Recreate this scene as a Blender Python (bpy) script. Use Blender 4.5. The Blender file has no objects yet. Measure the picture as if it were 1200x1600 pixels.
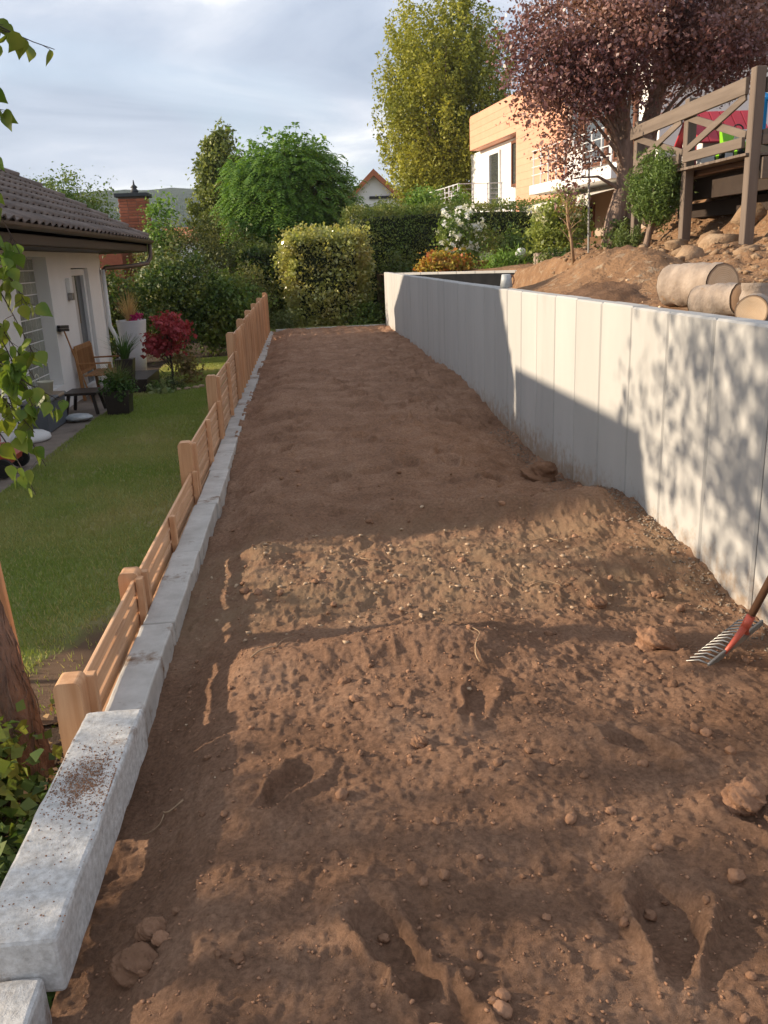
import bpy, bmesh, math, random
import numpy as np
from mathutils import Vector, Matrix
rng = np.random.default_rng(7); random.seed(7)
sc = bpy.context.scene
COL = sc.collection
# ------------------------------------------------------------------ camera
cam = bpy.data.cameras.new('camera'); cam.sensor_fit = 'HORIZONTAL'; cam.sensor_width = 36.0
cam.lens = 40.077; cam.clip_start = 0.05; cam.clip_end = 6000
co = bpy.data.objects.new('camera', cam); COL.objects.link(co); sc.camera = co
Rc = np.array([[0.99455, -0.06607, 0.08054], [-0.09577, -0.28099, 0.95492], [-0.04041, -0.95743, -0.28578]])
xr, yd, zf = Rc[:, 0], Rc[:, 1], Rc[:, 2]
zf = zf/np.linalg.norm(zf); yd = yd-zf*(yd@zf); yd /= np.linalg.norm(yd); xr = np.cross(yd, zf)
mw = Matrix.Identity(4)
for i in range(3):
    mw[i][0] = xr[i]; mw[i][1] = -yd[i]; mw[i][2] = -zf[i]
mw.translation = (0, 0, 1.55); co.matrix_world = mw
# ------------------------------------------------------------------ sun, sky, exposure
SUN = np.array([1, -.15, -.335]); SUN = SUN/np.linalg.norm(SUN)
sl = bpy.data.lights.new('sun', 'SUN'); sl.energy = 3.35; sl.angle = math.radians(.9); sl.color = (1, .83, .62)
so = bpy.data.objects.new('sun', sl); COL.objects.link(so)
so.rotation_euler = Vector(SUN).to_track_quat('-Z', 'Y').to_euler(); so.location = (-20, -3, 12)
W = bpy.data.worlds.new('World'); sc.world = W; W.use_nodes = True
nt = W.node_tree; nt.nodes.clear(); nd = nt.nodes.new; L = nt.links.new
sky = nd('ShaderNodeTexSky'); sky.sky_type = 'NISHITA'; sky.sun_disc = False
sky.sun_elevation = math.radians(18.2); sky.sun_rotation = math.atan2(-SUN[0], -SUN[1]) % (2*math.pi)
tc = nd('ShaderNodeTexCoord'); sep = nd('ShaderNodeSeparateXYZ'); L(tc.outputs['Generated'], sep.inputs[0])
def wm(op, a, b=None):
    m = nd('ShaderNodeMath'); m.operation = op
    for i, q in enumerate((a, b)):
        if q is None: continue
        if isinstance(q, (int, float)): m.inputs[i].default_value = q
        else: L(q, m.inputs[i])
    return m.outputs[0]
zz = wm('ADD', wm('MAXIMUM', sep.outputs[2], 0.0), .22)
cb = nd('ShaderNodeCombineXYZ'); L(wm('DIVIDE', sep.outputs[0], zz), cb.inputs[0]); L(wm('DIVIDE', sep.outputs[1], zz), cb.inputs[1])
def wnoise(scale, det, rough, off):
    mp = nd('ShaderNodeMapping'); mp.inputs['Location'].default_value = off; mp.inputs['Scale'].default_value = (.8, 1.1, 1)
    L(cb.outputs[0], mp.inputs[0]); n = nd('ShaderNodeTexNoise'); n.inputs['Scale'].default_value = scale
    n.inputs['Detail'].default_value = det; n.inputs['Roughness'].default_value = rough; n.inputs['Distortion'].default_value = .25
    n.inputs['Distortion'].default_value = .6; L(mp.outputs[0], n.inputs[0]); return n.outputs[0]
def wramp(fac, stops):
    r = nd('ShaderNodeValToRGB'); e = r.color_ramp.elements
    while len(e) < len(stops): e.new(.5)
    for q, (p, c) in zip(e, stops): q.position = p; q.color = (*c, 1)
    L(fac, r.inputs[0]); return r.outputs[0]
cover = wramp(wnoise(.8, 8, .55, (3.1, .4, 0)), [(.30, (.62,)*3), (.52, (.96,)*3)])
ccol = wramp(wnoise(1.3, 9, .58, (7.3, 2.2, 0)), [(.32, (1.75, 2.1, 2.75)), (.46, (2.4, 2.72, 3.35)), (.57, (3.3, 3.5, 3.95)), (.68, (5.4, 5.3, 5.2))])
mx = nd('ShaderNodeMixRGB'); L(cover, mx.inputs[0]); L(sky.outputs[0], mx.inputs[1]); L(ccol, mx.inputs[2])
bg = nd('ShaderNodeBackground'); bg.inputs[1].default_value = .1; L(mx.outputs[0], bg.inputs[0])
wo = nd('ShaderNodeOutputWorld'); L(bg.outputs[0], wo.inputs[0])
vs = sc.view_settings; vs.view_transform = 'Standard'; vs.look = 'None'; vs.gamma = 1; vs.use_curve_mapping = False; vs.exposure = 1.32
sc.cycles.max_bounces = 6; sc.cycles.transparent_max_bounces = 6
# ------------------------------------------------------------------ materials
def _mat(name):
    m = bpy.data.materials.new(name); m.use_nodes = True
    n = m.node_tree; return m, n, n.nodes['Principled BSDF']
def noise(n, vec, scale, detail=6, rough=.6, dist=0):
    t = n.nodes.new('ShaderNodeTexNoise'); t.inputs['Scale'].default_value = scale; t.inputs['Detail'].default_value = detail
    t.inputs['Roughness'].default_value = rough; t.inputs['Distortion'].default_value = dist; n.links.new(vec, t.inputs[0]); return t.outputs[0]
def ramp(n, fac, stops):
    r = n.nodes.new('ShaderNodeValToRGB'); e = r.color_ramp.elements
    while len(e) < len(stops): e.new(.5)
    for q, (p, c) in zip(e, stops): q.position = p; q.color = (*c, 1) if len(c) == 3 else c
    n.links.new(fac, r.inputs[0]); return r.outputs[0]
def mix(n, fac, a, b, mode='MIX'):
    x = n.nodes.new('ShaderNodeMixRGB'); x.blend_type = mode
    for i, q in enumerate((fac, a, b)):
        if isinstance(q, (int, float)): x.inputs[i].default_value = q
        elif isinstance(q, tuple): x.inputs[i].default_value = (*q, 1)
        else: n.links.new(q, x.inputs[i])
    return x.outputs[0]
def mapping(n, scale=(1, 1, 1), world=False):
    t = n.nodes.new('ShaderNodeTexCoord'); mp = n.nodes.new('ShaderNodeMapping'); mp.inputs['Scale'].default_value = scale
    if world:
        g = n.nodes.new('ShaderNodeNewGeometry'); n.links.new(g.outputs['Position'], mp.inputs[0])
    else: n.links.new(t.outputs['Object'], mp.inputs[0])
    return mp.outputs[0]
def bumpn(n, h, strength, dist, bsdf):
    b = n.nodes.new('ShaderNodeBump'); b.inputs['Strength'].default_value = strength; b.inputs['Distance'].default_value = dist
    n.links.new(h, b.inputs['Height']); n.links.new(b.outputs[0], bsdf.inputs['Normal'])
def M(name, c1, c2=None, scale=6, rough=.8, bump=.25, bscale=40, bdist=.01, stretch=(1, 1, 1), rnd=.12, spec=.3, metal=0, world=True, dirt=None, dscale=3, dthr=(.55, .7)):
    m, n, b = _mat(name); c2 = c2 or tuple(x*.8 for x in c1)
    v = mapping(n, stretch, world); f = ramp(n, noise(n, v, scale), [(.3, (0,)*3), (.7, (1,)*3)])
    c = mix(n, f, c1, c2)
    if dirt:
        c = mix(n, ramp(n, noise(n, v, dscale, 8, .7), [(dthr[0], (0,)*3), (dthr[1], (1,)*3)]), c, dirt)
    if rnd:
        oi = n.nodes.new('ShaderNodeObjectInfo'); h = n.nodes.new('ShaderNodeHueSaturation'); mr = n.nodes.new('ShaderNodeMapRange')
        mr.inputs[3].default_value = 1-rnd; mr.inputs[4].default_value = 1+rnd
        n.links.new(oi.outputs['Random'], mr.inputs[0]); n.links.new(mr.outputs[0], h.inputs['Value']); n.links.new(c, h.inputs['Color']); c = h.outputs[0]
    n.links.new(c, b.inputs['Base Color']); b.inputs['Roughness'].default_value = rough
    b.inputs['Specular IOR Level'].default_value = spec; b.inputs['Metallic'].default_value = metal
    if bump: bumpn(n, noise(n, v, bscale, 5, .65), bump, bdist, b)
    return m
def LEAF(name, c1, c2, c3=None, trans=.35, rough=.5, cscale=1.6, spec=.3):
    m, n, b = _mat(name); g = n.nodes.new('ShaderNodeNewGeometry'); up_ = lambda c: None if c is None else tuple(min(x*1.3, .82) for x in c); c1, c2, c3 = up_(c1), up_(c2), up_(c3)
    c = mix(n, g.outputs['Random Per Island'], c1, c2)
    if c3:
        v = mapping(n, (1, 1, 1), True); c = mix(n, ramp(n, noise(n, v, cscale, 3), [(.42, (0,)*3), (.66, (1,)*3)]), c, c3)
    n.links.new(c, b.inputs['Base Color']); b.inputs['Roughness'].default_value = rough; b.inputs['Specular IOR Level'].default_value = spec
    t = n.nodes.new('ShaderNodeBsdfTranslucent'); n.links.new(mix(n, 1.0, c, (1.0, 1.0, .6), 'MULTIPLY'), t.inputs[0])
    s = n.nodes.new('ShaderNodeMixShader'); s.inputs[0].default_value = trans
    n.links.new(b.outputs[0], s.inputs[1]); n.links.new(t.outputs[0], s.inputs[2]); n.links.new(s.outputs[0], n.nodes['Material Output'].inputs[0])
    return m
def SOIL(name, stony=True):
    m, n, b = _mat(name); v = mapping(n, (1, 1, 1), True)
    base = ramp(n, noise(n, v, 2.2, 8, .65), [(.32, (.245, .135, .081)), (.5, (.335, .19, .117)), (.68, (.42, .252, .161))])
    fine = ramp(n, noise(n, v, 55, 6, .7), [(.35, (.72,)*3), (.65, (1.25,)*3)])
    c = mix(n, 1.0, base, fine, 'MULTIPLY')
    sep = n.nodes.new('ShaderNodeSeparateXYZ'); n.links.new(v, sep.inputs[0])
    if stony:   # a band of pale stony subsoil lies open across the strip between 3.6 and 4.9 m
        r = ramp(n, _mrange(n, sep.outputs[1], 3.2, 5.3), [(.10, (0,)*3), (.32, (1,)*3), (.68, (.85,)*3), (.92, (0,)*3)])
        k = mix(n, 1.0, r, ramp(n, noise(n, v, 4, 8, .7), [(.38, (.1,)*3), (.6, (1,)*3)]), 'MULTIPLY')
        c = mix(n, k, c, mix(n, noise(n, v, 30, 6), (.30, .18, .10), (.44, .30, .19)))
    sp = ramp(n, noise(n, v, 160, 2, .5), [(.77, (0,)*3), (.80, (1,)*3)])
    c = mix(n, sp, c, (.40, .29, .20))
    n.links.new(c, b.inputs['Base Color']); b.inputs['Roughness'].default_value = .95; b.inputs['Specular IOR Level'].default_value = .12
    h = mix(n, .45, mix(n, .5, noise(n, v, 60, 8, .8), noise(n, v, 190, 4, .75)), noise(n, v, 420, 3, .7)); bumpn(n, h, 1.0, .024, b); return m
def _mrange(n, val, a, bb):
    r = n.nodes.new('ShaderNodeMapRange'); r.inputs[1].default_value = a; r.inputs[2].default_value = bb; n.links.new(val, r.inputs[0]); return r.outputs[0]
def GLASS(name, col, rough=.05):
    m, n, b = _mat(name); b.inputs['Base Color'].default_value = (*col, 1); b.inputs['Roughness'].default_value = rough
    b.inputs['Specular IOR Level'].default_value = .8; return m
def WOOD(name, c1, c2, axis, rnd=.1, rough=.65, sc_=14):
    st = [1, 1, 1]; st[axis] = .06
    return M(name, c1, c2, scale=sc_, rough=rough, bump=.15, bscale=60, bdist=.004, stretch=tuple(st), rnd=rnd)
mt = {}
mt['soil'] = SOIL('raked_soil'); mt['heap'] = M('heaped_soil', (.135, .076, .045), (.20, .118, .072), 7, .95, 1, 60, .02, rnd=0, spec=.1)  # heap is the same soil, darkened to carry its shaded front
mt['clod'] = M('clod', (.235, .127, .075), (.32, .180, .11), 25, .95, .8, 70, .008, rnd=.25, spec=.1)
mt['stone'] = M('pale_stone', (.42, .31, .21), (.30, .20, .125), 20, .9, .5, 60, .006, rnd=.3, spec=.15)
mt['rock'] = M('rubble_rock', (.38, .27, .175), (.25, .155, .09), 5, .9, .8, 18, .04, rnd=.2, spec=.15)
mt['slope'] = M('slope_earth', (.30, .18, .10), (.18, .10, .055), 3.5, .95, 1.0, 12, .06, spec=.1, dirt=(.33, .25, .17), dscale=9, dthr=(.56, .66))
mt['concrete'] = M('wall_concrete', (.46, .448, .426), (.395, .388, .372), 1.6, .85, .15, 120, .003, stretch=(1, 1, .3), rnd=.045, spec=.2, dirt=(.37, .36, .34), dscale=2.2, dthr=(.58, .8))
def _splash():
    m = mt['concrete']; n = m.node_tree; b = n.nodes['Principled BSDF']; v = mapping(n, (1, 1, 1), True); sp = n.nodes.new('ShaderNodeSeparateXYZ'); n.links.new(v, sp.inputs[0])
    a = n.nodes.new('ShaderNodeMath'); a.operation = 'MULTIPLY_ADD'; n.links.new(noise(n, v, 9, 8, .75), a.inputs[0]); a.inputs[1].default_value = -.9; n.links.new(sp.outputs[2], a.inputs[2])
    old = b.inputs['Base Color'].links[0].from_socket; c = mix(n, ramp(n, _mrange(n, a.outputs[0], -.8, .0), [(.25, (.9,)*3), (.52, (0,)*3)]), old, (.30, .22, .155))
    pit = ramp(n, noise(n, v, 75, 3, .6), [(.70, (0,)*3), (.74, (1,)*3)]); c = mix(n, pit, c, (.27, .26, .25)); n.links.new(c, b.inputs['Base Color'])
_splash()
mt['kerb'] = M('kerb_concrete', (.56, .53, .485), (.41, .38, .34), 7, .9, .4, 110, .004, rnd=.06, spec=.15, dirt=(.20, .125, .078), dscale=2.6, dthr=(.56, .66))
mt['block'] = M('old_block_concrete', (.66, .64, .61), (.40, .375, .345), 46, .9, .6, 130, .006, rnd=.03, spec=.15, dirt=(.21, .13, .08), dscale=5, dthr=(.60, .72))
mt['larch_y'] = WOOD('larch_long', (.68, .42, .25), (.50, .265, .135), 1, .16, .7, 32)
mt['larch_z'] = WOOD('larch_upright', (.66, .39, .22), (.48, .24, .115), 2, .13, .7, 32)
mt['deck_y'] = WOOD('grey_timber_long', (.185, .145, .115), (.12, .092, .072), 1, .08, .8)
mt['deck_z'] = WOOD('grey_timber_upright', (.185, .143, .113), (.12, .09, .071), 2, .08, .8)
mt['deck_x'] = WOOD('grey_timber_cross', (.18, .14, .11), (.12, .09, .07), 0, .12, .8)
mt['joist'] = WOOD('brown_joist', (.17, .085, .04), (.10, .05, .028), 1, .1)
mt['darkbeam'] = M('shade_dark_beam', (.04, .026, .018), (.028, .018, .013), 8, .7, .1, 50, .003)  # near-black brown paints the shade under the deck into the beams
mt['render'] = M('white_render', (.82, .79, .755), (.77, .74, .705), 2, .9, .15, 150, .003, rnd=0)
mt['tile'] = M('brown_roof_tile', (.19, .15, .125), (.12, .094, .08), 9, .75, .5, 60, .006, rnd=.22, dirt=(.27, .25, .21), dscale=5, dthr=(.6, .72))
mt['fascia'] = M('brown_fascia', (.075, .052, .035), (.05, .035, .024), 5, .6, .1, 40, .004, stretch=(1, .1, 1), rnd=.05)
mt['gutter'] = M('weathered_copper', (.16, .115, .09), (.105, .078, .062), 4, .5, .1, 40, .004, metal=.35, rnd=.04)
mt['white'] = M('white_paint', (.78, .77, .75), (.73, .72, .70), 5, .45, .05, 60, .002, rnd=.03)
mt['white_metal'] = M('white_metal', (.70, .71, .72), (.64, .65, .66), 5, .35, 0, rnd=.03)
mt['glassblock'] = M('glass_block', (.30, .31, .25), (.19, .20, .16), 18, .18, .5, 30, .01, rnd=.2, spec=.6)
mt['pane'] = GLASS('window_pane', (.05, .055, .055)); mt['curtain'] = M('curtain', (.62, .58, .53), (.45, .42, .38), 30, .9, .3, 40, .01, stretch=(1, 1, .05))
mt['teak'] = WOOD('teak', (.40, .195, .075), (.29, .13, .05), 2, .12)
mt['dark'] = M('dark_plastic', (.035, .032, .030), (.022, .02, .02), 6, .5, .1, 60, .003)
mt['darkbrown'] = M('dark_brown_planter', (.045, .033, .027), (.03, .022, .019), 6, .4, .1, 60, .003)
mt['greybox'] = M('grey_box', (.115, .125, .14), (.09, .10, .112), 4, .55, .1, 60, .003)
mt['greylid'] = M('grey_lid', (.20, .21, .225), (.165, .172, .18), 4, .5, .1, 60, .003, dirt=(.36, .26, .18), dscale=2, dthr=(.50, .56))
mt['cream'] = M('cream_plastic', (.66, .63, .50), None, 5, .45, 0)
mt['vase'] = M('white_planter', (.66, .65, .68), (.60, .59, .62), 4, .4, .05, 60, .002)
mt['red'] = M('red_paint', (.50, .10, .06), (.40, .075, .045), 6, .4, .05, 60, .002, rnd=.03)
mt['rubber'] = M('black_rubber', (.02, .02, .02), None, 6, .7, .1, 60, .003)
mt['bagplastic'] = M('printed_bag', (.58, .58, .57), (.30, .35, .38), 9, .4, .4, 20, .01)
mt['paving'] = M('patio_concrete', (.30, .245, .20), (.22, .175, .14), 5, .9, .4, 120, .005, dirt=(.15, .11, .08), dscale=2.4, dthr=(.55, .72))
mt['lawn'] = M('lawn_ground', (.075, .105, .024), (.11, .13, .038), 3, .95, .7, 120, .02, rnd=0, dirt=(.17, .125, .065), dscale=.75, dthr=(.52, .66))
mt['lawn'] = M('lawn_ground', (.18, .235, .055), (.27, .30, .085), 3, .95, .7, 120, .02, rnd=0, dirt=(.40, .33, .17), dscale=.7, dthr=(.50, .66))
def _worn():
    m = mt['lawn']; n = m.node_tree; b = n.nodes['Principled BSDF']; v = mapping(n, (1, .5, 1), True); d = n.nodes.new('ShaderNodeVectorMath'); d.operation = 'DISTANCE'; n.links.new(v, d.inputs[0]); d.inputs[1].default_value = (-1.25, 2.15, -.6)
    a = n.nodes.new('ShaderNodeMath'); a.operation = 'ADD'; n.links.new(d.outputs['Value'], a.inputs[0]); s_ = n.nodes.new('ShaderNodeMath'); s_.operation = 'MULTIPLY_ADD'; n.links.new(noise(n, v, 4, 6, .7), s_.inputs[0]); s_.inputs[1].default_value = .5; s_.inputs[2].default_value = -.25; n.links.new(s_.outputs[0], a.inputs[1])
    old = b.inputs['Base Color'].links[0].from_socket; n.links.new(mix(n, ramp(n, a.outputs[0], [(.38, (1,)*3), (.55, (0,)*3)]), old, (.15, .095, .06)), b.inputs['Base Color'])
_worn()
mt['bed'] = M('bed_soil', (.07, .045, .03), (.045, .03, .02), 12, .95, .8, 60, .02, dirt=(.05, .055, .02), dscale=6)
mt['meadow'] = M('ground', (.07, .095, .03), (.10, .12, .045), .05, .95, .3, 1, .1, rnd=0, dirt=(.16, .155, .06), dscale=.012, dthr=(.5, .52))
mt['hill'] = M('wooded_hill', (.018, .036, .024), (.034, .056, .032), .03, .95, 1, .12, 4.0, rnd=0)
mt['bark'] = M('furrowed_bark', (.34, .245, .19), (.16, .11, .085), 16, .9, 1, 22, .03, stretch=(1, 1, .22), rnd=.08)
mt['birchbark'] = M('mossy_birch_bark', (.26, .17, .125), (.10, .058, .042), 14, .9, 1, 26, .03, stretch=(1, 1, .3), rnd=0, dirt=(.16, .12, .03), dscale=4, dthr=(.55, .68))
mt['twig'] = M('twig', (.07, .05, .04), (.045, .03, .025), 10, .8, .2, 60, .003)
mt['logbark'] = M('grey_log_bark', (.42, .34, .275), (.27, .21, .165), 8, .9, .8, 26, .015, rnd=.06, dirt=(.33, .20, .10), dscale=6, dthr=(.62, .68))
mt['cut'] = M('cut_wood', (.80, .60, .40), (.70, .48, .29), 10, .8, .3, 50, .004, rnd=.08)
def _rings():
    m = mt['cut']; n = m.node_tree; b = n.nodes['Principled BSDF']; at = n.nodes.new('ShaderNodeAttribute'); at.attribute_name = 'rad'; v = mapping(n, (1, 1, 1), True)
    a = n.nodes.new('ShaderNodeMath'); a.operation = 'MULTIPLY_ADD'; n.links.new(noise(n, v, 14, 4), a.inputs[0]); a.inputs[1].default_value = .12; n.links.new(at.outputs['Fac'], a.inputs[2]); w = n.nodes.new('ShaderNodeMath'); w.operation = 'SINE'; q = n.nodes.new('ShaderNodeMath'); q.operation = 'MULTIPLY'; n.links.new(a.outputs[0], q.inputs[0]); q.inputs[1].default_value = 75; n.links.new(q.outputs[0], w.inputs[0])
    old = b.inputs['Base Color'].links[0].from_socket; c = mix(n, ramp(n, w.outputs[0], [(.3, (0,)*3), (.9, (.45,)*3)]), old, (.44, .25, .12)); c = mix(n, ramp(n, at.outputs['Fac'], [(.86, (0,)*3), (.93, (.9,)*3)]), c, (.26, .17, .11)); n.links.new(c, b.inputs['Base Color'])
_rings()
mt['orange'] = M('orange_cladding', (.70, .355, .235), (.65, .32, .205), 3, .6, .05, 40, .003, rnd=.05)
mt['rooforange'] = M('orange_roof', (.50, .17, .075), (.40, .13, .06), 2, .7, .3, 10, .02)
mt['brick'] = M('red_brick', (.46, .15, .08), (.36, .115, .065), 14, .85, .3, 60, .006, rnd=.18)
mt['mortar'] = M('mortar', (.22, .16, .13), None, 20, .9, .3, 60, .004)
mt['slate'] = M('slate_cap', (.06, .065, .07), None, 6, .6, .2, 30, .004)
mt['brownframe'] = M('brown_window_frame', (.17, .065, .03), (.13, .05, .025), 9, .5, .1, 40, .003)
mt['beige'] = M('beige_wall', (.46, .37, .29), (.42, .33, .26), 2, .9, .15, 90, .003)
mt['awning'] = M('awning_cloth', (.68, .64, .58), None, 3, .85, .1, 60, .003)
mt['membrane'] = M('black_membrane', (.014, .015, .017), (.022, .022, .024), 6, .95, .3, 40, .01, spec=.03)
mt['terracotta'] = M('terracotta', (.46, .20, .11), (.38, .155, .085), 7, .85, .2, 60, .004)
mt['globe'] = M('frosted_globe', (.78, .78, .77), None, 3, .35, 0)
mt['steel'] = M('steel', (.36, .35, .33), (.25, .235, .22), 20, .4, .2, 80, .002, metal=.7)
mt['handle'] = M('old_handle', (.16, .085, .05), (.10, .05, .03), 18, .6, .3, 50, .003, stretch=(1, 1, .1))
mt['lime'] = M('lime_plastic', (.25, .60, .03), None, 5, .35, 0); mt['blue'] = M('blue_plastic', (.02, .30, .62), None, 5, .4, 0)
mt['redroof'] = M('toy_red_roof', (.50, .045, .06), (.42, .035, .05), 3, .45, 0); mt['tan'] = M('tan_fabric', (.34, .22, .13), (.26, .165, .095), 8, .9, .3, 40, .01)
mt['salmon'] = M('salmon_dish', (.60, .27, .20), None, 3, .5, 0)
mt['root'] = M('dry_root', (.40, .27, .16), (.28, .18, .11), 20, .9, .2, 60, .003)
# ------------------------------------------------------------------ mesh helpers
def H2(i, j, s): 
    v = np.sin(i*127.1+j*311.7+s*74.7)*43758.5453; return v-np.floor(v)
def vn(x, y, s=0):
    i = np.floor(x); j = np.floor(y); u = x-i; v = y-j; u = u*u*(3-2*u); v = v*v*(3-2*v)
    return (H2(i, j, s)*(1-u)+H2(i+1, j, s)*u)*(1-v)+(H2(i, j+1, s)*(1-u)+H2(i+1, j+1, s)*u)*v
def fbm(x, y, o=4, s=0, g=.5):
    r = 0; a = 1; t = 0
    for k in range(o): r = r+a*(vn(x*2**k+k*5.3, y*2**k+k*9.1, s+k)-.5); t += a; a *= g
    return r/t*2
def sm(a, b, x): t = np.clip((x-a)/(b-a), 0, 1); return t*t*(3-2*t)
def mesh_np(name, V, F):
    """F: (n,3) or (n,4) int array, or list of lists"""
    me = bpy.data.meshes.new(name)
    if isinstance(F, np.ndarray):
        n, k = F.shape; me.vertices.add(len(V)); me.vertices.foreach_set('co', np.asarray(V, np.float32).ravel())
        me.loops.add(n*k); me.loops.foreach_set('vertex_index', F.astype(np.int32).ravel())
        me.polygons.add(n); me.polygons.foreach_set('loop_start', np.arange(0, n*k, k, dtype=np.int32)); me.update(calc_edges=True)
    else:
        me.from_pydata([tuple(v) for v in V], [], F); me.update()
    return me
ORG = {}
def put(name, V, F, mat, parent=None, smooth=False, org=None):
    V = np.asarray(V, float)
    if parent is not None: o0 = ORG[parent.name]
    elif org is not None: o0 = np.asarray(org, float)
    else: o0 = np.array([(V[:, 0].min()+V[:, 0].max())/2, (V[:, 1].min()+V[:, 1].max())/2, V[:, 2].min()])
    me = mesh_np(name, V-o0, F)
    if smooth: me.polygons.foreach_set('use_smooth', np.ones(len(me.polygons), bool))
    me.materials.append(mat if not isinstance(mat, str) else mt[mat])
    o = bpy.data.objects.new(name, me); COL.objects.link(o)
    if parent is None: o.location = o0
    else: o.parent = parent
    ORG[o.name] = o0; return o
def thing(name, label, cat, loc, group=None):
    o = bpy.data.objects.new(name, None); COL.objects.link(o); o.location = loc; o.empty_display_size = .1
    ORG[o.name] = np.asarray(loc, float); return tag(o, label, cat, group)
def tag(o, label, cat, group=None, kind=None):
    o['label'] = label; o['category'] = cat
    if group: o['group'] = group
    if kind: o['kind'] = kind
    return o
def struct(o, label=None): 
    o['kind'] = 'structure'
    if label: o['label'] = label
    return o
def stuff(o, label=None, cat=None):
    o['kind'] = 'stuff'
    if label: o['label'] = label; o['category'] = cat
    return o
class G:
    def __init__(s): s.V = []; s.F = []
    def add(s, V, F):
        n = len(s.V); s.V += [tuple(map(float, v)) for v in V]; s.F += [[int(i)+n for i in f] for f in F]; return s
    def box(s, x0, x1, y0, y1, z0, z1, b=.004):
        return s.obox(((x0+x1)/2, (y0+y1)/2, (z0+z1)/2), np.eye(3), (abs(x1-x0)/2, abs(y1-y0)/2, abs(z1-z0)/2), b)
    def obox(s, c, A, h, b=.004):
        """chamfered box: centre c, rows of A = axes, half sizes h"""
        c = np.asarray(c, float); A = np.asarray(A, float); b = min(b, min(h)*.45); V = []; idx = {}
        for sx in (-1, 1):
            for sy in (-1, 1):
                for sz in (-1, 1):
                    for k in range(3):
                        q = np.array([sx*(h[0]-b), sy*(h[1]-b), sz*(h[2]-b)]); q[k] = (sx, sy, sz)[k]*h[k]
                        idx[(sx, sy, sz, k)] = len(V); V.append(c+q@A)
        F = []
        for k in range(3):
            i, j = [(1, 2), (2, 0), (0, 1)][k]
            for sg in (-1, 1):
                f = []
                for a, d in ((-1, -1), (1, -1), (1, 1), (-1, 1)):
                    t = [0, 0, 0]; t[k] = sg; t[i] = a; t[j] = d; f.append(idx[(*t, k)])
                F.append(f if sg > 0 else f[::-1])
            for a in (-1, 1):
                for d in (-1, 1):
                    t0 = [0, 0, 0]; t0[k] = -1; t0[i] = a; t0[j] = d; t1 = list(t0); t1[k] = 1
                    f = [idx[(*t0, i)], idx[(*t1, i)], idx[(*t1, j)], idx[(*t0, j)]]
                    F.append(f if a*d < 0 else f[::-1])
        for sx in (-1, 1):
            for sy in (-1, 1):
                for sz in (-1, 1):
                    f = [idx[(sx, sy, sz, 0)], idx[(sx, sy, sz, 1)], idx[(sx, sy, sz, 2)]]
                    F.append(f if sx*sy*sz > 0 else f[::-1])
        return s.add(V, F)
    def bar(s, p0, p1, w, h, up=(0, 0, 1), b=.004):
        p0 = np.asarray(p0, float); p1 = np.asarray(p1, float); d = p1-p0; l = np.linalg.norm(d); d /= l
        x = np.cross(d, up); x /= np.linalg.norm(x); z = np.cross(x, d)
        return s.obox((p0+p1)/2, np.stack([x, d, z]), (w/2, l/2, h/2), b)
    def tube(s, P, R, n=10, cap=True):
        P = np.asarray(P, float); R = np.broadcast_to(np.asarray(R, float), (len(P),)); V = []; F = []
        t = np.gradient(P, axis=0); a = None
        for i in range(len(P)):
            d = t[i]/(np.linalg.norm(t[i])+1e-9)
            if a is None: a = np.cross(d, (0, 0, 1) if abs(d[2]) < .9 else (1, 0, 0))
            a = a-d*(a@d); a /= np.linalg.norm(a)+1e-9; bb = np.cross(d, a)
            for k in range(n):
                q = 2*math.pi*k/n; V.append(P[i]+R[i]*(math.cos(q)*a+math.sin(q)*bb))
        for i in range(len(P)-1):
            for k in range(n): F.append([i*n+k, i*n+(k+1) % n, (i+1)*n+(k+1) % n, (i+1)*n+k])
        if cap: F.append(list(range(n))[::-1]); F.append([(len(P)-1)*n+k for k in range(n)])
        return s.add(V, F)
    def lathe(s, prof, c, n=24):
        V = []; F = []
        for r, z in prof:
            for k in range(n): q = 2*math.pi*k/n; V.append((c[0]+r*math.cos(q), c[1]+r*math.sin(q), c[2]+z))
        m = len(prof)
        for i in range(m-1):
            for k in range(n): F.append([i*n+k, i*n+(k+1) % n, (i+1)*n+(k+1) % n, (i+1)*n+k])
        if prof[0][0] > .001: F.append(list(range(n))[::-1])
        if prof[-1][0] > .001: F.append([(m-1)*n+k for k in range(n)])
        return s.add(V, F)
    def prism(s, poly, axis, a, b):
        """polygon (list of 2-tuples in the two other axes) extruded along axis from a to b"""
        o = [k for k in range(3) if k != axis]; V = []
        for t in (a, b):
            for p in poly: q = [0, 0, 0]; q[axis] = t; q[o[0]] = p[0]; q[o[1]] = p[1]; V.append(q)
        n = len(poly); F = [list(range(n)), [n+k for k in range(n)][::-1]]+[[k, n+k, n+(k+1) % n, (k+1) % n] for k in range(n)]
        s.add(V, F); return s
    def build(s, name, mat, parent=None, smooth=False, org=None):
        o = put(name, s.V, s.F, mat, parent, smooth, org)
        bm = bmesh.new(); bm.from_mesh(o.data); bmesh.ops.recalc_face_normals(bm, faces=bm.faces); bm.to_mesh(o.data); bm.free(); return o
_ico = {}
def ico(sub):
    if sub not in _ico:
        bm = bmesh.new(); bmesh.ops.create_icosphere(bm, subdivisions=sub, radius=1); bm.verts.ensure_lookup_table()
        _ico[sub] = (np.array([v.co[:] for v in bm.verts]), np.array([[v.index for v in f.verts] for f in bm.faces])); bm.free()
    return _ico[sub]
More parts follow.
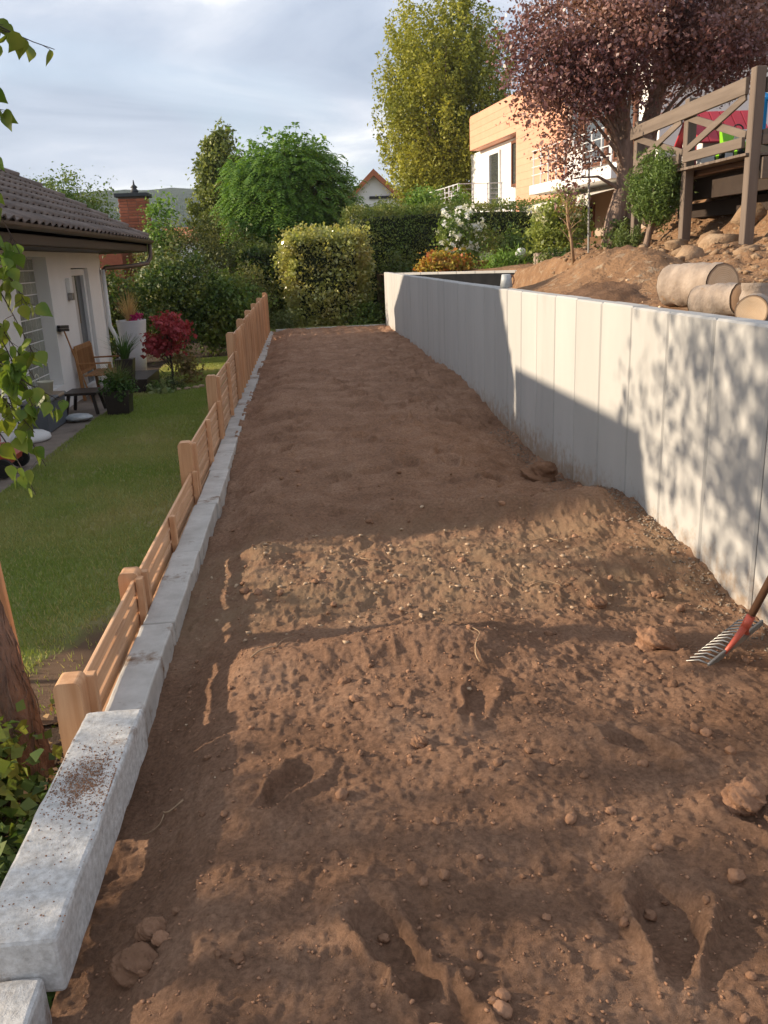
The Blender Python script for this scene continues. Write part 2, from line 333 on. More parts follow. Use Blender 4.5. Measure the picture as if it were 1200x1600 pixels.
def blobV(sub, rad, amp=.2, fr=1.5, seed=0, flat=None):
    V, F = ico(sub); n = fbm(V[:, 0]*fr+V[:, 2]*1.7*fr+seed*3.1, V[:, 1]*fr-V[:, 2]*1.3*fr+seed*7.7, 3, seed)
    V = V*(1+amp*n)[:, None]*np.asarray(rad)
    if flat is not None: V[:, 2] = np.maximum(V[:, 2], flat)
    return V, F
def hull(n, rad, seed):
    r = np.random.default_rng(seed); p = r.normal(size=(n, 3)); p /= np.linalg.norm(p, axis=1, keepdims=True); p *= np.asarray(rad)*r.uniform(.82, 1.1, (n, 1))
    bm = bmesh.new(); vs_ = [bm.verts.new(q) for q in p]; bmesh.ops.convex_hull(bm, input=vs_); bmesh.ops.delete(bm, geom=[v for v in bm.verts if not v.link_faces], context='VERTS'); bmesh.ops.triangulate(bm, faces=bm.faces); bm.verts.index_update()
    V = np.array([v.co[:] for v in bm.verts]); F = np.array([[v.index for v in f.verts] for f in bm.faces]); bm.free(); return V, F
def unit(a): return a/(np.linalg.norm(a, axis=-1, keepdims=True)+1e-9)
def leaves(name, P, size, mat, parent, outward=None, aspect=.32, droop=.35, up=.35, var=.35, fold=.3):
    n = len(P); r = rng.normal(size=(n, 3)); N = unit(r+(0 if outward is None else outward*.9)+np.array([0, 0, up]))
    T = unit(np.cross(N, rng.normal(size=(n, 3)))-np.array([0, 0, droop])); T = unit(T-N*(T*N).sum(1, keepdims=True)); S = np.cross(N, T)
    l = (size*(1+var*rng.normal(size=n)).clip(.4, 1.9))[:, None]; w = l*aspect
    V = np.stack([P, P+T*l*.45+S*w+N*w*fold, P+T*l-N*l*.12, P+T*l*.45-S*w+N*w*fold], 1).reshape(-1, 3)
    return put(name, V, np.arange(4*n).reshape(n, 4), mat, parent)
def clumps(c, r, nc, per, cr, fill=.45, rough=.12, zsq=.75, lo=-1):
    """leaf positions in clumps through an ellipsoid; clumps crowd toward the outside. Returns points and outward vectors"""
    c = np.asarray(c, float); r = np.asarray(r, float); d = unit(rng.normal(size=(nc*3, 3))); d = d[d[:, 2] > lo][:nc]; nc = len(d)
    rad = rng.uniform(0, 1, nc)**fill*(1+rough*rng.normal(size=nc)); Cc = c+d*r*rad[:, None]
    s = cr*rng.uniform(.6, 1.4, nc); k = rng.normal(size=(nc, per, 3))*np.array([1, 1, zsq])*s[:, None, None]
    P = (Cc[:, None, :]+k).reshape(-1, 3); O = unit(k.reshape(-1, 3)*.6+np.repeat(d, per, 0)*s.mean()); return P, O, Cc
def tree(name, label, cat, base, P, O, Cc, size, mat, bark='bark', tr=.1, forks=None, nbr=14, group=None, lean=(0, 0), aspect=.32, droop=.35, th=None, up=.35, spread=.55):
    base = np.asarray(base, float); t = thing(name, label, cat, base, group)
    leaves('crown', P, size, mat, t, O, aspect, droop, up)
    g = G(); top = Cc.mean(0)+np.array([0, 0, (Cc[:, 2].max()-Cc[:, 2].mean())*.6]); h = top-base; h[:2] += lean
    Q = np.array([base+h*u+np.array([.04*math.sin(5*u), .04*math.cos(4*u), 0])*h[2]*.4 for u in np.linspace(0, 1, 8)])
    Q[:, 2] -= np.linspace(.12, 0, 8); R = tr*np.array([1.35, 1.0, .85, .7, .55, .4, .25, .1]); g.tube(Q, R, 10)
    for c in Cc[rng.permutation(len(Cc))[:nbr]]:
        u = np.clip((c[2]-base[2])/h[2]*spread, .15, .9); a = np.array([np.interp(u, np.linspace(0, 1, 8), Q[:, k]) for k in range(3)])
        m = (a+c)/2+np.array([0, 0, .08*h[2]*.3]); g.tube([a, m, c], [tr*.4*(1-u*.6), tr*.24*(1-u*.5), tr*.06], 6, False)
    g.build('trunk', bark, t, True); return t
def grid(xs, ys, fz):
    X, Y = np.meshgrid(xs, ys); Z = fz(X, Y); V = np.stack([X, Y, Z], -1).reshape(-1, 3); n, m = len(xs), len(ys)
    i = (np.arange(m-1)[:, None]*n+np.arange(n-1)[None]).ravel(); return V, np.stack([i, i+1, i+n+1, i+n], 1)
# ================================================================== THE SETTING
ZL = -.6      # lawn and patio level
def feet(x, y, cx, cy, ang, ln, wd, dep):
    """a boot print: pressed hollow with a raised rim"""
    c, s = math.cos(ang), math.sin(ang); u = (x-cx)*c+(y-cy)*s; v = -(x-cx)*s+(y-cy)*c
    u = u+.035*fbm(x*9+cx, y*9, 3, 41); v = v+.03*fbm(x*11, y*11+cy, 3, 43)
    d = (np.abs(u/ln)**3+np.abs(v/(wd*(1.05+.22*np.sin(u/ln*2.2))))**3)**(1/3)
    return -dep*(1-sm(.55, 1.0, d))*(.8+.25*u/ln)+dep*.6*np.exp(-((d-1.2)/.25)**2)*(.45+1.1*vn(x*9, y*9, 47)), 1-sm(.6, .95, d)
FEET = [(.11, 1.66, 1.95, .16, .055, .035), (.79, 1.62, 1.25, .17, .065, .045), (-.13, 2.36, .95, .15, .055, .03), (1.02, 2.36, 2.2, .14, .055, .035), (1.22, 1.92, 2.0, .15, .06, .04), (.55, 2.75, 1.2, .14, .05, .02), (.2, 1.48, 2.2, .11, .05, .03),
        (1.1, 6.9, 1.2, .16, .07, .04), (.5, 7.6, 1.7, .16, .07, .04), (.9, 8.3, 1.4, .16, .07, .045), (.2, 6.2, 1.9, .16, .07, .035), (1.3, 5.9, 1.2, .16, .07, .04), (.75, 6.4, 1.6, .16, .07, .04), (-.1, 8.9, 1.5, .16, .07, .035), (.6, 10, 1.6, .16, .07, .04), (1.2, 9.4, 1.3, .16, .07, .035)]
_fr = np.random.default_rng(3)
FEET += [(_fr.uniform(-.35, 1.6), _fr.uniform(5.4, 15), _fr.uniform(1.0, 2.2), .15, .065, _fr.uniform(.025, .05)) for _ in range(26)]
def soil_z(x, y):
    z = -.02+.045*fbm(x*1.6+3, y*1.3, 3, 1)
    amp = 1+.5*fbm(x*.9, y*.8, 2, 9)
    z = z-.17*sm(.9, 1.95, x)*sm(4.9, 6.3, y)*(1-sm(8.0, 11, y))-.10*sm(.8, 1.9, x)*(1-sm(3.6, 4.3, y))*sm(2.2, 3.0, y)
    z = z-.10*(1-sm(-.66, -.25, x))*(1-sm(6, 10, y))-.05*(1-sm(-.66, -.3, x))
    z = z+.10*np.exp(-((x-.45)/.33)**2-((y-3.25)/.17)**2)+.05*np.exp(-((x+.1)/.3)**2-((y-3.2)/.12)**2)
    z = z-.05*np.exp(-((y-3.75)/.33)**2)*sm(-.6, -.3, x)*(1-sm(.9, 1.3, x))
    z = z+.09*np.exp(-((y-5.0-.1*np.sin(3*x))/.17)**2)*sm(.1, .5, x)*(1-sm(1.5, 1.9, x))+.09*np.exp(-((x-1.72)/.25)**2-((y-4.9)/.28)**2)
    z = z+.05*np.exp(-((x-1.55)/.3)**2-((y-2.9)/.3)**2)
    z = z+.07*np.abs(fbm(x*4.2, y*3.6, 3, 17))*(.16+.84*sm(4.5, 5.5, y))+(.012+.018*sm(3.2, 4.8, y))*np.maximum(0, fbm(x*6.5+9, y*6.5, 3, 57)-.05)+.009*np.maximum(0, fbm(x*13+1, y*13, 2, 59)-.1)-.02*np.maximum(0, fbm(x*3.1+4, y*2.7, 2, 61)-.15)
    dz = np.zeros_like(z); sm_ = np.zeros_like(z)
    for f in FEET:
        k = (np.abs(x-f[0]) < .42)&(np.abs(y-f[1]) < .42)
        if not k.any(): continue
        a, b = feet(x[k], y[k], *f); dz[k] += a; sm_[k] = np.maximum(sm_[k], b)
    rgh = 1-.75*sm_
    nf = .55+.45*sm(3.0, 4.2, y)
    z = z+dz+rgh*amp*nf*(.016*fbm(x*9, y*9, 3, 3)+.0085*fbm(x*27, y*27, 3, 5))
    lump = np.maximum(0, fbm(x*24+2, y*24, 2, 21)-.30)*.03*(.4+.6*nf)+np.maximum(0, fbm(x*52, y*52+4, 2, 31)-.25)*.013
    z = z+rgh*lump*(1-.6*sm(3, 9, y))+rgh*nf*(.005*fbm(x*46, y*46, 2, 18)+.0055*fbm(x*92, y*92, 2, 8))*(1-.6*sm(2.5, 6, y))
    return z-.02*sm(18, 20.9, y)
nr = 930; ys = .55*(20.98/.55)**(np.linspace(0, 1, nr)); xs = np.linspace(-.72, 2.06, 440)
V, F = grid(xs, ys, soil_z)
struct(put('soil_strip', V, F, 'soil', smooth=True, org=(0, 0, 0)))
# far ground to the horizon, hills
def gz(x, y): return -.78+.0*x+np.clip((y-60)/900, 0, 1)*10+4*np.maximum(0, fbm(x*.004, y*.004, 2, 2))*sm(80, 250, y)
gx = np.concatenate([-np.geomspace(1180, 30, 24), np.linspace(-25, 25, 11), np.geomspace(30, 1180, 24)])
gy = np.concatenate([-np.geomspace(1180, 30, 14), np.linspace(-25, 60, 12), np.geomspace(70, 1180, 30)])
V, F = grid(gx, gy, gz); struct(put('ground', V, F, 'meadow', smooth=True, org=(0, 0, 0)))
for nm, y0, wid, hh, sd in (('hills', 620, 240, 62, 4), ('hills', 850, 240, 92, 6)):
    def hz(x, y, y0=y0, wid=wid, hh=hh, sd=sd):
        r = hh*(.72+.35*fbm(x*.0016, y*.0005, 3, sd))*np.exp(-((y-y0)/wid)**2)
        return -6+r+2.4*fbm(x*.08, y*.08, 3, sd+3)*sm(2, 20, r)
    V, F = grid(np.linspace(-1100, 1100, 340), np.linspace(y0-420, y0+290, 70), hz); struct(put(nm, V, F, 'hill', smooth=True, org=(0, 0, -6)))
# lawn, patio
def lz(x, y): return ZL+.02*fbm(x*1.1, y*1.1, 3, 12)
V, F = grid(np.linspace(-3.2, -.86, 50), np.linspace(3.9, 21.2, 220), lz)
edge = -3.13+.06*np.sin(V[:, 1]*1.3); V[:, 0] = -.86+(V[:, 0]+.86)/(-3.2+.86)*(edge+.86)
struct(put('lawn', V, F, 'lawn', smooth=True, org=(0, 0, 0)))
V, F = grid(np.linspace(-3.95, -3.0, 12), np.linspace(3.5, 19.0, 60), lambda x, y: ZL-.012+.006*fbm(x*2, y*2, 2, 4))
struct(put('patio_path', V, F, 'paving', smooth=True, org=(0, 0, 0)))
V, F = grid(np.linspace(-9, -.86, 90), np.linspace(-6, 5.2, 130), lambda x, y: ZL-.03+.06*fbm(x*2, y*2, 4, 14)+.035*np.exp(-((x+1.3)/.35)**2-((y-4.4)/.7)**2)-.06*sm(4.3, 5.2, y)*sm(-1.9, -2.4, x))
struct(put('planting_bed', V, F, 'bed', smooth=True, org=(0, 0, 0)))
V, F = grid(np.linspace(-14, -.86, 60), np.linspace(19.0, 34, 60), lambda x, y: ZL-.045+.05*fbm(x, y, 3, 15)+.5*sm(22, 27, y))
struct(put('rear_bed', V, F, 'bed', smooth=True, org=(0, 0, 0)))
V, F = grid(np.linspace(-.86, 2.2, 30), np.linspace(21.02, 34, 60), lambda x, y: -.09+.04*fbm(x*1.5, y*1.5, 3, 16)+1.2*sm(23.5, 30, y))
struct(put('rear_lawn', V, F, 'lawn', smooth=True, org=(0, 0, 0)))
# grass blades
def blades(name, n, x0, x1, y0, y1, zf_, h, mat, dens=None):
    x = rng.uniform(x0, x1, n); y = y0+(y1-y0)*rng.uniform(0, 1, n)**1.5
    if dens is not None: k = rng.uniform(0, 1, n) < dens(x, y); x, y = x[k], y[k]; n = len(x)
    P = np.stack([x, y, zf_(x, y)-.003], 1); a = rng.uniform(0, 6.28, n); w = .0028+.00028*y
    S = np.stack([np.cos(a), np.sin(a), 0*a], 1)*w[:, None]; l = h*rng.uniform(.5, 1.3, n)
    T = P+np.stack([rng.normal(0, .4, n)*l, rng.normal(0, .4, n)*l, l], 1)
    return stuff(put(name, np.stack([P-S, P+S, T], 1).reshape(-1, 3), np.arange(3*n).reshape(n, 3), mat, org=(0, 0, 0)))
mt['grass'] = LEAF('grass_blade', (.17, .235, .05), (.26, .31, .08), (.38, .34, .15), .4, .6, .5)
bare = lambda x, y: np.clip(1-1.3*np.exp(-((x+1.25)/.5)**2-((y-4.3)/.95)**2)-.35*sm(-2.0, -1.2, x)*(1-sm(7, 11, y)), .04, 1)
tag(blades('grass', 150000, -3.16, -.93, 4.0, 21, lz, .035, mt['grass'], bare), 'short green lawn grass between the house path and the wooden fence', 'grass')
tag(blades('grass', 14000, -.8, 2.0, 21.1, 23.4, lambda x, y: -.09+0*x, .07, mt['grass']), 'rough grass behind the far end edging', 'grass')
mt['dry_grass'] = LEAF('dry_grass_blade', (.36, .31, .13), (.46, .39, .19), None, .3, .7)
tag(blades('dry_grass', 34000, -3.0, -.93, 4.0, 15, lz, .032, mt['dry_grass'], lambda x, y: np.clip((.25+.75*sm(-2.6, -1.5, x))*(1-sm(6, 13, y))*(.35+1.1*vn(x*1.6, y*1.3, 5)), 0, 1)*bare(x, y)), 'dry straw coloured grass blades in the lawn near the fence', 'grass')
# upper terrace and slope right of the wall
def ret_y(x): return 20.9-(x-2.0)*1.27
def terr_z(x, y):
    z = 1.1+.02*(x-2)+.03*fbm(x*3, y*3, 3, 22)
    st = sm(3.1, 5.2, x)*.34*sm(4, 7, y)*(1-sm(14.5, 18, y)*.7)
    up = np.clip(x-5.25, 0, 3.2)*.78*sm(3, 7, y)*(1-sm(12.5, 17, y))+np.clip(x-5.6, 0, 8)*.22*sm(12, 17, y)
    z = z+st+up
    z = z+(.16*np.abs(fbm(x*2.1, y*2.1, 4, 25))+.05*fbm(x*7, y*7, 4, 26))*sm(3.0, 4.6, x)*(1-sm(15, 18, y))
    z = z+.42*np.exp(-((x-3.0)/.55)**2-((y-8.0)/1.25)**2)*(1+.15*fbm(x*6, y*6, 3, 28))+.22*np.exp(-((x-3.4)/.5)**2-((y-10)/1.0)**2)
    pit = sm(10.3, 11.6, y)*(1-sm(4.0, 4.5, x))*(1-sm(.02, .3, y-ret_y(x)))
    return z-.75*pit
V, F = grid(np.concatenate([np.linspace(2.135, 6.5, 150), np.linspace(6.6, 16, 40)]), np.concatenate([np.linspace(1.5, 14, 300), np.linspace(14.1, 40, 130)]), terr_z)
n0 = np.argsort(np.round(V[:, 0], 5), kind='stable')[:430]; ring = V[n0]; bot = ring.copy(); bot[:, 2] = -.6
k = len(V); order = n0[np.argsort(ring[:, 1])]; bot = V[order].copy(); bot[:, 2] = -.6
V = np.concatenate([V, bot]); q = np.arange(429); F = np.concatenate([F, np.stack([order[q], k+q, k+q+1, order[q+1]], 1)])
struct(put('terrace_slope', V, F, 'slope', smooth=True, org=(0, 0, 0)))
def terr(x, y): return float(terr_z(np.array([x*1.0]), np.array([y*1.0]))[0])
# fresh soil heap lying on the terrace
xs = np.linspace(2.15, 4.5, 120); ys = np.linspace(5.6, 11.5, 200)
def heap(x, y): 
    h = .46*np.exp(-((x-3.0)/.52)**2-((y-8.0)/1.2)**2)+.2*np.exp(-((x-3.3)/.5)**2-((y-9.8)/.9)**2)+.10*np.exp(-((x-2.4)/.3)**2-((y-6.9)/.7)**2)
    return terr_z(x, y)-.42*np.exp(-((x-3.0)/.55)**2-((y-8.0)/1.25)**2)-.22*np.exp(-((x-3.4)/.5)**2-((y-10)/1.0)**2)+h*.98-.035+.025*fbm(x*7, y*7, 4, 33)+.01*fbm(x*30, y*30, 3, 34)
V, F = grid(xs, ys, heap); tag(put('soil_heap', V, F, 'heap', smooth=True, org=(3, 8, 1.1)), 'heap of loose soil behind the concrete wall, shade put into its colour', 'soil heap')
# ================================================================== WALLS AND EDGING
wall = thing('retaining_wall', 'pale grey retaining wall of upright concrete panels along the soil strip', 'wall', (2.06, 10, -.5))
pitch = .542; j0 = 4.08-4*pitch; npan = 35
pv = G().box(2.0, 2.12, 10-pitch/2+.006, 10+pitch/2-.006, -.5, 1.2, .011); pm = None
for k in range(npan):
    yc = j0+pitch*(k+.5)
    if pm is None: p = pv.build('panel', 'concrete', wall); pm = p.data
    else: p = bpy.data.objects.new('panel', pm); COL.objects.link(p); p.parent = wall
    p.location = (random.uniform(-.003, .003), yc-10, random.uniform(-.003, .003))
wall_end = j0+pitch*npan
A2 = np.array([2.12, wall_end-.06]); B2 = np.array([4.9, ret_y(4.9)+.0]); d2 = (B2-A2)/np.linalg.norm(B2-A2); ln = np.linalg.norm(B2-A2); nb = int(ln/pitch)
for k in range(nb):
    c = A2+d2*pitch*(k+.5); g = G().obox((c[0], c[1], .35), np.array([[d2[0], d2[1], 0], [-d2[1], d2[0], 0], [0, 0, 1]]), (pitch/2-.003, .05, .83), .006); g.build('panel', 'concrete', wall)
c = A2+d2*ln/2; nrm = np.array([-d2[1], d2[0]]); nrm = -nrm if nrm[1] > 0 else nrm; cc = c+nrm*.062
g = G().obox((cc[0], cc[1], .33), np.array([[d2[0], d2[1], 0], [-d2[1], d2[0], 0], [0, 0, 1]]), (ln/2-.08, .008, .80), .003); g.build('membrane', 'membrane', wall)['label'] = 'black waterproof membrane on the inside of the far wall'
# kerb row
kr = thing('kerb', 'long row of grey concrete kerb stones beside the wooden fence', 'kerb', (-.75, 11, -.35))
y = 2.2; ks = [3.77]+[3.77+1.03*i for i in range(1, 17)]+[20.95]
def rough_block(x0, x1, y0, y1, z0, z1, b, seed, amp=.004, ns=(6, 26, 5)):
    """beveled block with chipped, uneven faces"""
    bm = bmesh.new(); bmesh.ops.create_cube(bm, size=1)
    for v in bm.verts: v.co = Vector(((x0+x1)/2+v.co.x*(x1-x0), (y0+y1)/2+v.co.y*(y1-y0), (z0+z1)/2+v.co.z*(z1-z0)))
    bmesh.ops.bevel(bm, geom=list(bm.edges), offset=b, segments=2, affect='EDGES', profile=.5)
    for ax, cnt, a, bb in ((1, ns[1], y0, y1), (0, ns[0], x0, x1), (2, ns[2], z0, z1)):
        for i in range(1, cnt):
            t = a+(bb-a)*i/cnt; pn = [0, 0, 0]; pn[ax] = 1; pc = [0, 0, 0]; pc[ax] = t
            bmesh.ops.bisect_plane(bm, geom=list(bm.verts)+list(bm.edges)+list(bm.faces), plane_co=pc, plane_no=pn)
    V = np.array([v.co[:] for v in bm.verts]); bm.verts.index_update(); F = [[v.index for v in f.verts] for f in bm.faces]; bm.free()
    V[:, 0] += amp*fbm(V[:, 1]*6+seed, V[:, 2]*6, 4, seed)*2; V[:, 2] += amp*fbm(V[:, 0]*12+seed, V[:, 1]*8, 4, seed+2)*1.2; V[:, 1] += amp*fbm(V[:, 0]*8, V[:, 2]*8+seed, 3, seed+3)
    return V, F
y0 = 2.4
for i, y1 in enumerate(ks):
    dx = random.uniform(-.005, .005) if i != 3 else .015; dz = random.uniform(-.004, .004); far = i > 5
    V, F = rough_block(-.835+dx, -.685+dx, y0, y1-.007, -.45, -.045+dz, .008, i*3+1, .0028, (3, 6, 3) if far else (6, 30, 6)); put('kerb_stone', V, F, 'kerb', kr); y0 = y1
ke = thing('edging', 'thin concrete edging closing the far end of the soil strip', 'edging', (.7, 20.98, -.3))
for i in range(5):
    V, F = rough_block(-.64+.528*i, -.64+.528*(i+1)-.008, 20.95, 21.03, -.3, -.005+random.uniform(-.006, .006), .006, 70+i, .004, (4, 2, 2)); put('edging_stone', V, F, 'kerb', ke)
V, F = rough_block(-.10, .10, -.53, .53, -.10, .06, .012, 41, .004, (14, 60, 8)); a = math.radians(-1.2)
V = np.stack([V[:, 0]*math.cos(a)-V[:, 1]*math.sin(a)-.755, V[:, 0]*math.sin(a)+V[:, 1]*math.cos(a)+2.235, V[:, 2]+.01*V[:, 1]], 1)
tag(put('concrete_block', V, F, 'block'), 'long whitish concrete block with crumbs of soil on top, laid over the kerb end', 'block')
V, F = rough_block(-.905, -.705, .45, 1.70, -.35, -.045, .012, 55, .004, (14, 60, 8)); tag(put('concrete_block', V, F, 'block'), 'soil smeared concrete block low under the end of the whitish block', 'block')
# ================================================================== FENCE
fen = thing('fence', 'new larch fence with stepped slatted panels between rounded posts', 'fence', (-.93, 11, ZL))
PY = [2.86, 3.97, 6.15, 8.2, 10.65, 12.4, 14.2, 16.0, 17.9, 20.6]; PT = [.155, .155, .335, .55, .75, .80, .82, .84, .86, .87]
fx = lambda y: -.88+.0045*(y-3)
for i, (yy, tt) in enumerate(zip(PY, PT)):
    x = fx(yy)-.032; w = .0475; prof = [(-w, ZL-.2), (w, ZL-.2), (w, tt-.03)]+[(w-.022*(1-math.cos(q)), tt-.03+.03*math.sin(q)) for q in np.linspace(.3, 1.57, 5)]
    prof = [(-w, ZL-.2), (w, ZL-.2)]+[(w-.022*(1-math.cos(q)), tt-.03+.03*math.sin(q)) for q in np.linspace(0, 1.57, 6)]+[(-w+.022*(1-math.cos(q)), tt-.03+.03*math.sin(q)) for q in np.linspace(1.57, 0, 6)]
    G().prism([(x+a, b) for a, b in prof], 1, yy-w, yy+w).build('post', 'larch_z', fen)
def batten(yy, z0, z1, par, xoff=.0245):
    x = fx(yy); G().box(x+xoff-.018, x+xoff+.018, yy-.022, yy+.022, z0, z1, .003).build('batten', 'larch_z', par)
for i in range(len(PY)-1):
    y0 = PY[i]+.05; y1 = PY[i+1]-.05; top = [.125, .115, .30, .515, .725, .77, .79, .81, .83][i]
    sec = bpy.data.objects.new('fence_panel', None); COL.objects.link(sec); sec.parent = fen; ORG[sec.name] = ORG[fen.name]
    z = top; n = 0
    while z > ZL+.1:
        hh = .062; xx = -.003*n
        g = G(); g.bar((fx(y0)-.006+random.uniform(-.002, .002), y0, z-hh/2), (fx(y1)-.006+random.uniform(-.002, .002), y1, z-hh/2+random.uniform(-.002, .002)), .017, hh, b=.003); g.build('slat', 'larch_y', sec); z -= hh+.021; n += 1
    m = [None, .46, .5, .5, .5, .5, .5, .5, .5][i]
    batten(y0+.012, ZL+.05, top+.012, sec); batten(y1-.012, ZL+.05, top+.012, sec)
    if m: batten(y0+(y1-y0)*m, ZL+.05, top+.010, sec)
    if i >= 4:
        for q in (.25, .75): batten(y0+(y1-y0)*q, ZL+.05, top+.02, sec)
# ================================================================== LEFT HOUSE
hs = thing('house', 'low white rendered house with brown tiled hip roof beside the lawn', 'house', (-8.5, 12.8, ZL))
WX = -3.9
g = G()   # walls: front wall has two openings (glass-block window, terrace door)
for (a, b, z0, z1) in ((9.2, 12.62, ZL-.1, 1.84), (12.62, 14.30, ZL-.1, -.22), (12.62, 14.30, 1.76, 1.84), (14.30, 15.72, ZL-.1, 1.84), (15.72, 16.95, 1.58, 1.84), (16.95, 18.05, ZL-.1, 1.84)):
    g.box(WX-.3, WX, a, b, z0, z1, .001)
g.box(-13.5, WX-.301, 9.2, 18.05, ZL-.1, 1.84, .001); g.build('wall', 'render', hs)
gl = G().box(WX-.28, WX-.2, 12.64, 14.28, -.21, 1.75, .002).build('glass_block_window', 'white', hs); gl['label'] = 'glass block window in the white wall'
gb = G().box(WX-.205, WX-.196, 12.665, 12.665+.252, -.20, -.20+.160, .012); first = None
for r in range(11):
    for c in range(6):
        if first is None: o = gb.build('glass_block', 'glassblock', gl); first = o
        else: o = first.copy(); COL.objects.link(o)
        o.location = (0, c*.268, r*.1775)
dr = G().box(WX-.16, WX-.06, 15.74, 15.86, ZL, 1.56, .006).box(WX-.16, WX-.06, 16.81, 16.93, ZL, 1.56, .006).box(WX-.16, WX-.06, 15.86, 16.81, 1.45, 1.56, .006).box(WX-.16, WX-.06, 15.86, 16.81, ZL, ZL+.12, .006).build('door', 'white', hs)
G().box(WX-.13, WX-.12, 15.86, 16.81, ZL+.12, 1.45, .001).build('pane', 'pane', dr); G().box(WX-.06, WX-.03, 15.80, 15.82, .35, .47, .004).build('handle', 'white_metal', dr)
G().box(WX-.119, WX-.112, 15.9, 16.35, ZL+.13, 1.44, .001).build('curtain', 'curtain', dr)
lp = G().box(WX, WX+.07, 15.26, 15.42, 1.18, 1.42, .008).build('wall_lamp', 'white', hs); G().box(WX+.005, WX+.085, 15.27, 15.41, 1.06, 1.178, .01).build('lamp_base', 'steel', lp)
EX = -3.2; EZ = 2.1; EY = 19.6; TP = .54; RX = -8.5; NY = 8.9      # eave, pitch, ridge, near gable
rz = EZ+(EX-RX)*TP
RE = 17.5; RN = NY+1.6
V = [(EX, NY, EZ), (EX, EY, EZ), (RX, RE, rz), (RX, RN, rz), (2*RX-EX, NY, EZ), (2*RX-EX, EY, EZ)]
V += [(a, b, c-.12) for a, b, c in V]
F = [[0, 1, 2, 3], [1, 5, 2], [3, 2, 5, 4], [6, 9, 8, 7], [7, 8, 11], [9, 10, 11, 8], [0, 6, 7, 1], [1, 7, 11, 5], [4, 5, 11, 10], [0, 3, 4, 10, 9, 6]]
rf = put('roof', V, F, 'tile', hs)
# tiles: one wavy pan tile mesh, laid in courses on the slope that faces the lawn
tw, tl = .30, .36; sl_ = math.hypot(1, TP); nu = 7; TV = []; TF = []
for j in (0, 1):
    for i in range(nu): u = i/(nu-1); TV.append((0, u*tw, .022+.028*math.sin(u*math.pi*2)*(1)+(.05 if j == 0 else 0))); 
for j in (0, 1):
    for i in range(nu): u = i/(nu-1); TV.append((0, u*tw, -.006+.028*math.sin(u*math.pi*2)+(.05 if j == 0 else 0)))
def onslope(cx, zoff): return np.array([EX-cx, 0, EZ+cx*TP])+np.array([TP, 0, 1])/sl_*zoff
TV2 = []
for idx, (a, yy, zo) in enumerate(TV):
    j = (idx//nu) % 2; TV2.append(onslope((-.04 if j == 0 else tl), zo)+np.array([0, yy, 0]))
for i in range(nu-1): TF += [[i, i+1, nu+i+1, nu+i], [2*nu+i, i, i+1, 2*nu+i+1][::-1]]
tile0 = None; ntile = 0; rest = G()
cells = []
for c in range(17):
    y = 8.25
    while y < 19.5:
        if y+tw*.6 < EY-c*tl*.93*(EY-RE)/(EX-RX) and y > NY+c*tl*.93*(RN-NY)/(EX-RX): cells.append((c, y))
        y += tw
cells.sort(key=lambda q: (0 if q[1] > 10.6 else 1, q[0], -q[1]))
for c, y in cells:
    off = np.array([-c*tl*.93, y, c*tl*.93*TP])
    if ntile < 300:
        if tile0 is None: tile0 = put('roof_tile', TV2, TF, 'tile', rf, True); o = tile0
        else: o = bpy.data.objects.new('roof_tile', tile0.data); COL.objects.link(o); o.parent = rf
        o.location = off; ntile += 1
    else: rest.add(np.array(TV2)+off, TF)
if rest.V: stuff(rest.build('roof_tiles', 'tile', rf))
t_ = np.linspace(0, 5.2, 15); hk = (EY-RE)/(EX-RX)
for i in range(14): G().tube([(EX-t_[i]+.03, EY-t_[i]*hk+.03, EZ+t_[i]*TP+.055), (EX-t_[i+1]-.02, EY-t_[i+1]*hk-.02, EZ+t_[i+1]*TP+.03)], [.085, .07], 8).build('hip_tile', 'tile', rf, True)
G().box(EX-.03, EX, NY, EY-.02, 1.86, EZ-.02, .004).box(2*RX-EX, EX-.031, EY-.05, EY-.02, 1.86, EZ-.02, .004).build('fascia', 'fascia', hs)
G().box(-13.6, EX-.04, 8.92, EY-.06, 1.845, 1.862, .001).build('soffit', 'fascia', hs)
gut = G(); a = np.linspace(math.pi, 2*math.pi, 8); pr = [(EX+.075+.07*math.cos(q), EZ-.015+.07*math.sin(q)) for q in a]+[(EX+.075+.062*math.cos(q), EZ-.015+.062*math.sin(q)) for q in a[::-1]]
gut.prism(pr, 1, NY, EY+.06); gt = gut.build('gutter', 'gutter', hs)
for i in range(13): G().box(EX+.0, EX+.15, NY+.5+i*.9, NY+.53+i*.9, EZ-.02, EZ-.01, .001).build('gutter_bracket', 'gutter', gt)
G().tube([(EX+.06, EY-.05, EZ-.08), (EX+.06, EY-.05, 1.75), (EX-.02, EY-.12, 1.62), (EX-.25, EY-.6, 1.58), (WX+.08, 18.15, 1.56), (WX+.06, 17.95, 1.50)], .045, 12).build('downpipe_elbow', 'gutter', hs, True)
G().tube([(WX+.06, 17.95, 1.53), (WX+.06, 17.95, .45), (WX+.17, 17.95, .2), (WX+.20, 17.95, -.1), (WX+.20, 17.95, ZL)], .042, 12).build('downpipe', 'white', hs, True)
# annexe, whose flat roof shades the strip
an = thing('annexe', 'flat roofed white annexe adjoining the near gable of the house', 'building', (-6, 6.1, ZL))
G().box(-9, -3.35, 5.9, 8.88, ZL-.1, 2.02, .004).build('wall', 'render', an); G().box(-9.2, -3.2, 5.74, 8.88, 2.03, 2.23, .01).build('roof', 'fascia', an)
